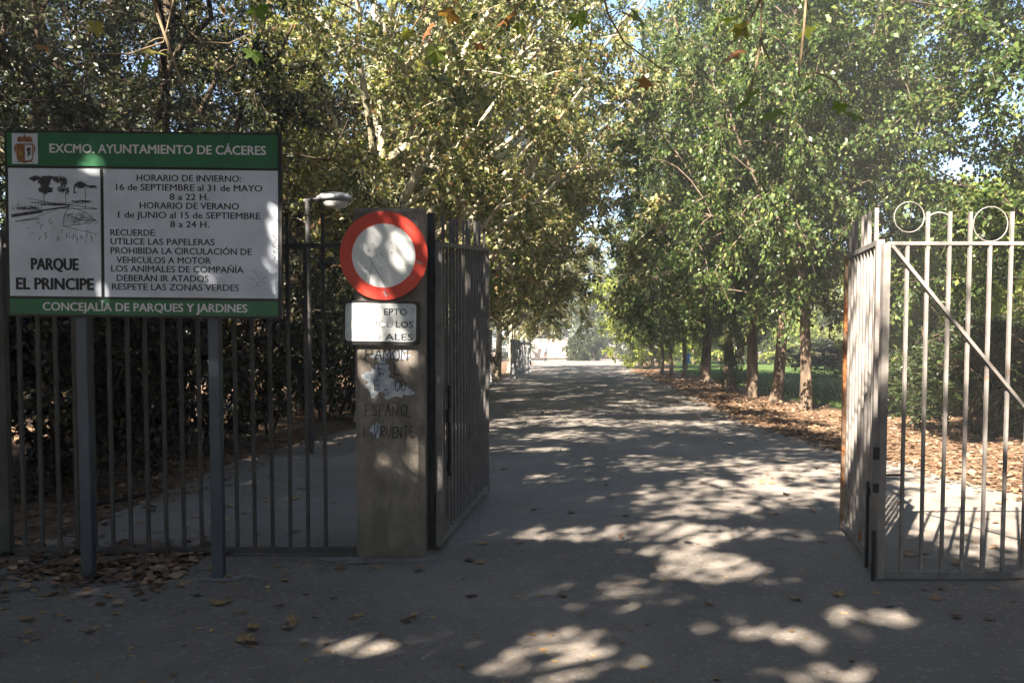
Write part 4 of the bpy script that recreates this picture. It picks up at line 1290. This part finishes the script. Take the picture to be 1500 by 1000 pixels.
for x, y, kit, rz, s, lab in (
        (*ENT[0][:2], shade_kit(211, ENT[0], 320, 0.4), 0.0, 1.0, 'plane tree beside the entrance whose low twigs hang into the top of the view'),
        (*ENT[1][:2], shade_kit(212, ENT[1], 300, 0.4), 0.0, 1.0, 'plane tree behind the viewpoint shading the asphalt'),
        (*ENT[2][:2], shade_kit(213, ENT[2], 320, 0.3), 0.0, 1.0, 'plane tree out of view left of the park sign'),
        (*ENT[3][:2], make_tree(231, H=12.0, r0=0.22, fork=4.0, lean=(3.0, 0.5), env_c=(3.8, 0.7, 8.4), env_r=(4.4, 4.2, 2.5), limbs=9, clumps=270, twigs=9, per_twig=32, clump_r=0.8,
                                leaf=0.15, zmin=6.0, shell=0.5, hole=0.4, origin=ENT[3], gaps=SPOTS), 0.0, 1.0, 'unseen plane tree left of the park sign, added over the gateway for dappled shade'),  # unseen crown shaped to dapple the drive
        (*ENT[4][:2], shade_kit(214, ENT[4], 200), 0.0, 1.0, 'plane tree well behind the viewpoint'),
        (7.5, -9.0, SPARE, 3.0, 1.1, 'added sky-blocking plane tree behind the viewpoint to the right'),  # unseen fill behind the camera, added to cut sky light
        (*ENT[5][:2], shade_kit(215, ENT[5], 200), 0.0, 1.0, 'added sky-blocking plane tree far to the left of the viewpoint'),  # unseen, added to cut sky light from the left
        (*ENT[6][:2], shade_kit(216, ENT[6], 200), 0.0, 1.0, 'added sky-blocking plane tree across the road behind the viewpoint'),  # unseen, added to cut sky light from behind
        (-7.6, 9.0, make_tree(241, H=13.0, r0=0.2, fork=7.2, lean=(3.6, 0.3), env_c=(4.6, -0.2, 9.3), env_r=(3.6, 2.6, 2.2), limbs=9, clumps=120, twigs=9, per_twig=32, clump_r=0.8,
                              leaf=0.14, zmin=6.9, shell=0.5, hole=0.4, origin=(-7.6, 9.0, 0), gaps=SPOTS), 0.0, 1.0, 'unseen plane tree beyond the left edge, added over the railing for shade only'),  # unseen crown added only to shade the ground below
        (9.6, 5.2, make_tree(243, H=11.0, r0=0.2, fork=6.0, lean=(-2.4, 1.4), env_c=(-2.7, 1.8, 8.3), env_r=(3.3, 3.2, 2.6), limbs=8, clumps=170, twigs=9, per_twig=30, clump_r=0.8,
                         leaf=0.14, zmin=6.0, shell=0.5, hole=1.0), 0.0, 1.0, 'unseen plane tree beyond the right edge, added to shade the shrubs'),  # unseen crown added to darken the shrubs at the right
        (10.0, 2.8, SPARE, 0.7, 1.0, 'added sky-blocking plane tree out of view right of the railing'),  # unseen, added to cover the open sky at the right
        (4.8, -1.8, shade_kit(217, (4.8, -1.8, 0), 260, 0.4), 0.0, 1.0, 'added sky-blocking plane tree just right of the viewpoint'),  # unseen, added as overhead cover against sky light
        (12.0, -3.0, SPARE, 2.5, 1.15, 'added sky-blocking plane tree far to the right of the viewpoint')):  # unseen, added to cut sky light from the right
    shade.append(plant_tree('entrance_plane_tree', kit, (x, y, 0), rz, s, lab, 'plane trees by the entrance', 'near_leaf', 'plane_bark'))

# low twigs of the first one, with their big lobed leaves, hanging at the top of the view
def lobed(size, rg, curl=0.25):
    """a five-lobed plane leaf: fan of triangles, base at the origin, growing along +y"""
    prof = [(-90, .10), (-62, .30), (-30, .50), (-12, .72), (4, .48), (22, .50), (40, .92), (58, .52), (72, .58), (90, 1.0), (108, .58), (122, .52), (140, .92), (158, .50), (176, .48), (192, .72), (210, .50), (242, .30)]
    k = rg.uniform(0.9, 1.1, len(prof))
    pts = [(0, 0.42, 0)]
    for (a, r), q in zip(prof, k):
        x, y = r * q * 0.58 * math.cos(R(a)), 0.42 + r * q * 0.58 * math.sin(R(a))
        z = curl * (x * x * 1.2 - (y - 0.4) * 0.35 * rg.uniform(0.5, 1.5)) + rg.normal(0, 0.02)
        pts.append((x, y, z))
    n = len(prof)
    return np.array(pts) * size, [(0, i + 1, (i + 1) % n + 1) for i in range(n)]

A0 = np.array([-4.2, -2.6, 0.0])
rg = np.random.default_rng(77)
TW = {'a': [(-1.511, 3.8, 3.306), (-1.509, 3.83, 3.078), (-1.474, 3.8, 2.987), (-1.4, 3.76, 2.922), (-1.291, 3.8, 2.928), (-1.194, 3.84, 2.99)],
      'b': [(-1.53, 3.6, 2.983), (-1.441, 3.6, 2.722), (-1.384, 3.62, 2.606), (-1.332, 3.6, 2.524)],
      'c': [(-1.879, 3.7, 2.85), (-1.712, 3.72, 2.853), (-1.545, 3.7, 2.898), (-1.487, 3.68, 3.082), (-1.472, 3.7, 3.26)],
      'd': [(-0.134, 3.3, 3.075), (-0.21, 3.3, 2.969), (-0.256, 3.3, 2.906)],
      'd2': [(0.029, 3.5, 3.167), (0.006, 3.5, 3.055), (-0.014, 3.5, 2.977)],
      'd3': [(-0.323, 3.6, 3.213), (-0.388, 3.6, 2.983), (-0.486, 3.6, 2.833)],
      'e': [(1.161, 3.7, 3.26), (1.106, 3.7, 3.112), (1.108, 3.72, 2.919), (1.146, 3.7, 2.815), (1.192, 3.7, 2.776)],
      'e2': [(1.161, 3.7, 3.26), (1.088, 3.73, 3.053), (1.029, 3.7, 2.949), (1.006, 3.7, 2.88)],
      'e3': [(1.108, 3.7, 2.919), (1.077, 3.7, 2.755), (1.057, 3.7, 2.68)],
      'f': [(1.347, 3.8, 3.306), (1.33, 3.8, 3.002), (1.315, 3.82, 2.794), (1.393, 3.8, 2.8), (1.471, 3.8, 2.763), (1.503, 3.8, 2.72), (1.504, 3.8, 2.671)],
      'g': [(0.411, 4.2, 3.524), (0.481, 4.2, 3.222), (0.567, 4.22, 3.087), (0.688, 4.2, 2.992), (0.785, 4.2, 2.928)]}
mb = MB()
for k_, pts in TW.items():
    pts = [Vector(p) - Vector(A0) for p in pts]
    if k_ == 'c': pts = pts[::-1]
    mb.tube(pts, list(np.linspace(0.0062, 0.003, len(pts))), 6)
    if k_ != 'e3':
        top_ = pts[0]
        hub = Vector((0.4 * top_.x + 1.2, top_.y - 1.6, 5.6))
        q = bez(np.array(hub), np.array((hub + top_) / 2 + Vector((0, 0.35, 0.1))), np.array(top_), 7)
        mb.tube(list(q), list(np.linspace(0.02, 0.0062, 7)), 6)
mb.build('hanging_twigs', M['twig'], shade[0], smooth=True)
LEAVES = [(-1.592, 3.6, 2.839), (-1.946, 3.9, 3.065), (-2.187, 3.9, 2.958), (-1.303, 3.6, 2.501), (-0.27, 3.3, 2.895), (-0.435, 3.5, 2.882), (-0.352, 3.5, 2.898), (-0.321, 3.5, 2.814),
          (0.006, 3.5, 2.96), (-0.172, 4.2, 3.08), (-0.73, 3.9, 2.77), (1.019, 3.7, 3.029), (1.053, 3.7, 2.97), (1.0, 3.7, 2.868), (1.027, 3.7, 2.641), (1.075, 3.7, 2.665), (1.161, 3.7, 2.611),
          (1.372, 3.8, 2.751), (1.413, 3.8, 2.708), (1.508, 3.8, 2.665), (1.546, 3.8, 2.634), (0.553, 4.1, 3.189), (0.61, 4.1, 3.202), (0.689, 4.2, 2.898), (0.295, 3.8, 3.078), (1.433, 4.0, 3.091),
          (-1.183, 3.8, 2.91), (-1.164, 3.8, 3.105), (-1.56, 3.62, 2.80), (-0.22, 3.35, 2.93), (0.03, 3.55, 2.93)]
V, F = [], []
for p in LEAVES:
    v, f = lobed(rg.uniform(0.10, 0.155), rg, 0.5)
    v[:, 1] -= 0.03
    rot = np.array(Matrix.Rotation(rg.uniform(0, 6.28), 3, 'Z') @ Matrix.Rotation(R(rg.uniform(-165, -100)), 3, 'X') @ Matrix.Rotation(rg.uniform(-.8, .8), 3, 'Y'))
    v = v @ rot.T + np.array(p) - A0
    b = len(V)
    V += list(v); F += [tuple(i + b for i in q) for q in f]
stalks = MB()
TP = [np.array(p) for pts in TW.values() for a_, b_ in zip(pts[:-1], pts[1:]) for p in np.linspace(a_, b_, 6)]
for p in LEAVES:
    p = np.array(p)
    q = min(TP, key=lambda t: np.linalg.norm(t - p) + (0.1 if t[2] < p[2] else 0))
    if np.linalg.norm(q - p) > 0.32: q = p + np.array([0.05, -0.15, 0.55])
    stalks.tube([tuple(v) for v in bez(q - A0, (p + q) / 2 - A0 + np.array([0, 0, 0.03]), p - A0, 5)], [0.0026, 0.0022, 0.002, 0.0016, 0.0014], 5)
n_blades = len(F)
hl = MB().add(V, F).add(stalks.v, stalks.f).build('hanging_leaves', M['hanging_leaf'], shade[0])
hl.data.materials.append(M['twig'])
for p_ in hl.data.polygons:
    if p_.index >= n_blades: p_.material_index = 1

# ------------------------------------------------------------------ the walker far down the drive
pr = empty('person', (3.45, 84.0, 0.006), 0.3)
tag(pr, 'person in dark clothes walking far down the drive by the pale wall', 'person')
def skinned(name, joints, edges, rad, mats, pick, parent, sub=1):
    me = bpy.data.meshes.new(name)
    me.from_pydata(joints, edges, [])
    o = bpy.data.objects.new(name, me)
    COL.objects.link(o)
    md = o.modifiers.new('skin', 'SKIN')
    for i, r in enumerate(rad):
        me.skin_vertices[0].data[i].radius = (r, r)
    me.skin_vertices[0].data[0].use_root = True
    o.modifiers.new('sub', 'SUBSURF').levels = sub
    dg = bpy.context.evaluated_depsgraph_get()
    new = bpy.data.meshes.new_from_object(o.evaluated_get(dg))
    bpy.data.objects.remove(o)
    new.name = name
    new.materials.clear()
    for m in mats: new.materials.append(m)
    for p in new.polygons:
        p.material_index = pick(p.center)
        p.use_smooth = True
    o = bpy.data.objects.new(name, new)
    COL.objects.link(o)
    o.parent = parent
    return o
J = [(0, 0, .96), (0, 0, 1.15), (0, 0, 1.34), (0, -.01, 1.46), (0, -.02, 1.56), (0, -.02, 1.66),
     (-.17, 0, 1.42), (-.24, .03, 1.14), (-.23, -.08, .90), (-.23, -.11, .82),
     (.17, 0, 1.42), (.24, -.04, 1.14), (.25, -.10, .90), (.25, -.12, .82),
     (-.09, 0, .90), (-.10, -.10, .50), (-.10, -.04, .09), (-.10, -.20, .04),
     (.09, 0, .90), (.10, .08, .50), (.10, .26, .14), (.10, .14, .04), (0, -.11, 1.58)]
Ed = [(0, 1), (1, 2), (2, 3), (3, 4), (4, 5), (2, 6), (6, 7), (7, 8), (8, 9), (2, 10), (10, 11), (11, 12), (12, 13), (0, 14), (14, 15), (15, 16), (16, 17), (0, 18), (18, 19), (19, 20), (20, 21), (4, 22)]
Rd = [.14, .135, .15, .055, .085, .09, .065, .045, .034, .03, .065, .045, .034, .03, .085, .06, .04, .035, .085, .06, .04, .035, .02]
for s in (-1, 1):
    h = 9 if s < 0 else 13
    bx, by, bz = J[h]
    for k in range(4):
        i0 = len(J)
        J += [(bx + (k - 1.5) * .022, by - .015, bz - .05), (bx + (k - 1.5) * .022, by - .005 + .0, bz - .10 + .012 * abs(k - 1.5))]
        Ed += [(h, i0), (i0, i0 + 1)]; Rd += [.010, .008]
    i0 = len(J)
    J += [(bx - s * .035, by - .02, bz - .01), (bx - s * .045, by - .03, bz - .05)]
    Ed += [(h, i0), (i0, i0 + 1)]; Rd += [.011, .009]
body = skinned('body', J, Ed, Rd, [M['skin'], M['dark_cloth'], M['grey_cloth']], lambda c: 1 if c.z < 0.98 and abs(c.x) < 0.19 else (2 if 0.88 < c.z < 1.46 else (0 if c.z > 0.06 else 1)), pr)
hv = []
n = 14
hair = MB()
for i, (k, zz) in enumerate(((.098, 1.63), (.104, 1.67), (.095, 1.72), (.06, 1.755), (.005, 1.765))):
    for q in range(n):
        a = 2 * math.pi * q / n
        hv.append((k * math.cos(a), -.01 + k * 1.08 * math.sin(a), zz))
hair.add(hv, [(r * n + q, r * n + (q + 1) % n, (r + 1) * n + (q + 1) % n, (r + 1) * n + q) for r in range(4) for q in range(n)]).build('hair', M['hair'], pr, smooth=True)

# ------------------------------------------------------------------ fallen leaves and grit
def scatter_leaves(n, sampler, size, seed, flat=0.35):
    rg = np.random.default_rng(seed)
    P = sampler(rg, n)
    n = len(P)
    a = rg.uniform(0, 6.28, n)
    D = np.stack([np.cos(a), np.sin(a), rg.normal(0, flat * 0.4, n)], 1)
    S = size * rg.uniform(0.55, 1.3, n)
    V, F = leaf_quads(P, D, S, rg, 2.6, 0.8, -0.08)
    V[:, 2] = np.maximum(V[:, 2], 0.009)
    return V, F
def edge_x(poly_, y):
    ys = np.array([p[1] for p in poly_]); xs_ = np.array([p[0] for p in poly_])
    o = np.argsort(ys)
    return np.interp(y, ys[o], xs_[o])
REDGE = [p for p in ROAD_R if p[1] > 8]
def samp_right(rg, n):
    y = 7.5 + 46 * rg.random(n) ** 1.5
    e = edge_x(REDGE, y)
    x = e - 0.25 * np.abs(rg.normal(0, 1, n)) + np.abs(rg.normal(0, 1, n)) * np.where(y < 19, 2.8, 1.3)
    return np.stack([x, y, rg.uniform(0.012, 0.05, n)], 1)
V1, F1 = scatter_leaves(15000, samp_right, 0.085, 5)
o = link_mesh('leaf_litter', np_mesh('leaf_litter', V1, F1), M['fallen'])
tag(o, 'orange-brown fallen leaves carpeting the ground under the right row of trees', 'leaf litter', None, 'stuff')
def samp_left(rg, n):
    y = np.concatenate([rg.uniform(5.3, 14, n // 2), rg.normal(5.75, 0.33, n - n // 2)])
    x = np.concatenate([-3.5 - np.abs(rg.normal(0, 1.3, n // 2)) + 0.25, -2.75 - np.abs(rg.normal(0, 0.9, n - n // 2)) + 0.5])
    return np.stack([x, y, rg.uniform(0.012, 0.04, n)], 1)
V1, F1 = scatter_leaves(1900, samp_left, 0.08, 6)
o = link_mesh('leaf_litter', np_mesh('leaf_litter', V1, F1), M['fallen'])
tag(o, 'dull brown fallen leaves heaped along the foot of the left railing', 'leaf litter', None, 'stuff')
def samp_road(rg, n):
    y = 4.5 + 42 * rg.random(n) ** 1.3
    l, r = edge_x([p for p in ROAD_L if p[1] < 80], y), edge_x(REDGE, np.maximum(y, 8.2))
    t = rg.random(n)
    t = np.where(rg.random(n) < 0.6, 1 - 0.35 * t ** 1.6, t)
    return np.stack([l + (r - l) * t, y, rg.uniform(0.010, 0.03, n)], 1)
V1, F1 = scatter_leaves(900, samp_road, 0.085, 7)
o = link_mesh('leaf_scatter', np_mesh('leaf_scatter', V1, F1), M['fallen'])
tag(o, 'thin scatter of small dry leaves over the drive', 'leaf litter', None, 'stuff')
def samp_grit(rg, n):
    return np.stack([rg.normal(-1.6, 2.2, n), rg.uniform(3.0, 6.4, n), np.full(n, 0.009)], 1)
V1, F1 = scatter_leaves(5200, samp_grit, 0.015, 8)
V2, F2 = scatter_leaves(420, samp_grit, 0.045, 18)
F1 = np.concatenate([F1, F2 + len(V1)]); V1 = np.concatenate([V1, V2])
o = link_mesh('debris', np_mesh('debris', V1, F1), M['fallen_near'])
tag(o, 'tiny bits of leaf and grit strewn over the shaded asphalt', 'debris', None, 'stuff')

lmesh = []
for i in range(6):
    v, f = lobed(0.14, rg, rg.uniform(-0.1, 0.7))
    v[:, 1] -= 0.07
    v[:, 2] -= v[:, 2].min() - 0.008
    me = bpy.data.meshes.new('fallen_leaf')
    me.from_pydata([tuple(p) for p in v], [], f)
    me.materials.append(M['fallen_near'])
    lmesh.append(me)
def fallen(x, y, s, label, group=None):
    o = bpy.data.objects.new('fallen_leaf', lmesh[random.randrange(6)])
    COL.objects.link(o)
    o.location = (x, y, 0.006)
    o.rotation_euler = (random.uniform(-.06, .06), random.uniform(-.06, .06), random.uniform(0, 6.28))
    o.scale = (s * 0.85, s * 0.85, s * 0.85)
    tag(o, label, 'leaf', group)
for x, y, s, l in ((1.73, 4.93, 1.0, 'curled brown leaf lying alone on the asphalt before the right gate'),
                   (2.02, 5.02, 0.9, 'flat tan leaf beside the curled one before the right gate'),
                   (-0.22, 6.35, 1.0, 'brown leaf on the asphalt beside the left gate leaf'),
                   (-1.35, 4.2, 1.15, 'orange-brown leaf lying lowest in the middle of the dark asphalt'),
                   (-1.42, 4.42, 1.1, 'pale tan leaf just behind the orange-brown one'),
                   (-1.22, 4.42, 1.0, 'pale leaf right of the tan one on the dark asphalt'),
                   (-1.75, 4.85, 1.2, 'large tan leaf on the asphalt in front of the right sign post'),
                   (3.15, 5.75, 1.0, 'orange leaf on the asphalt behind the right railing')):
    fallen(x, y, s, l)
for i in range(42):
    x, y = random.gauss(-2.6, 0.8), random.uniform(4.1, 5.75)
    fallen(x, y, random.uniform(0.5, 1.0), 'dry tan leaf lying on the dark asphalt around the sign posts', 'leaves strewn around the sign posts')
for i in range(26):
    x, y = random.uniform(-3.2, -1.3), random.uniform(6.2, 9.0)
    fallen(x, y, random.uniform(0.6, 1.1), 'dry leaf lying on the path behind the left railing', 'leaves behind the left railing')

# grass blades on the lawn edge
def samp_lawn(rg, n):
    y = 20 + 34 * rg.random(n) ** 1.4
    x = edge_x(LAWN[:6], y) + 0.2 + 16 * rg.random(n) ** 1.3
    return np.stack([x, y, np.full(n, 0.0)], 1)
rg2 = np.random.default_rng(9)
P = samp_lawn(rg2, 26000)
a = rg2.uniform(0, 6.28, len(P))
h = rg2.uniform(0.05, 0.13, len(P))
w = 0.012
V = np.empty((len(P), 3, 3))
V[:, 0] = P + np.stack([np.cos(a) * w, np.sin(a) * w, np.zeros(len(P))], 1)
V[:, 1] = P - np.stack([np.cos(a) * w, np.sin(a) * w, np.zeros(len(P))], 1)
V[:, 2] = P + np.stack([rg2.normal(0, .03, len(P)), rg2.normal(0, .03, len(P)), h], 1)
o = link_mesh('grass', np_mesh('grass', V.reshape(-1, 3), np.arange(len(P) * 3).reshape(-1, 3)), M['grass'])
tag(o, 'short green grass on the lawn beyond the right row of trees', 'grass', None, 'stuff')

# ------------------------------------------------------------------ thin air between the trees
hz_ = MB().box((0, 80, 8.75), (560, 700, 19.5)).build('haze', None)
hz_['kind'] = 'stuff'
tag(hz_, 'thin pale air between the trees', 'haze')
hm = bpy.data.materials.new('haze')
hm.use_nodes = True
hm.node_tree.nodes.clear()
ho = hm.node_tree.nodes.new('ShaderNodeOutputMaterial')
hv_ = hm.node_tree.nodes.new('ShaderNodeVolumePrincipled')
hv_.inputs['Color'].default_value = (0.92, 0.94, 0.95, 1)
hv_.inputs['Density'].default_value = 0.0028
hv_.inputs['Anisotropy'].default_value = 0.2
hm.node_tree.links.new(hv_.outputs[0], ho.inputs['Volume'])
hz_.data.materials.append(hm)
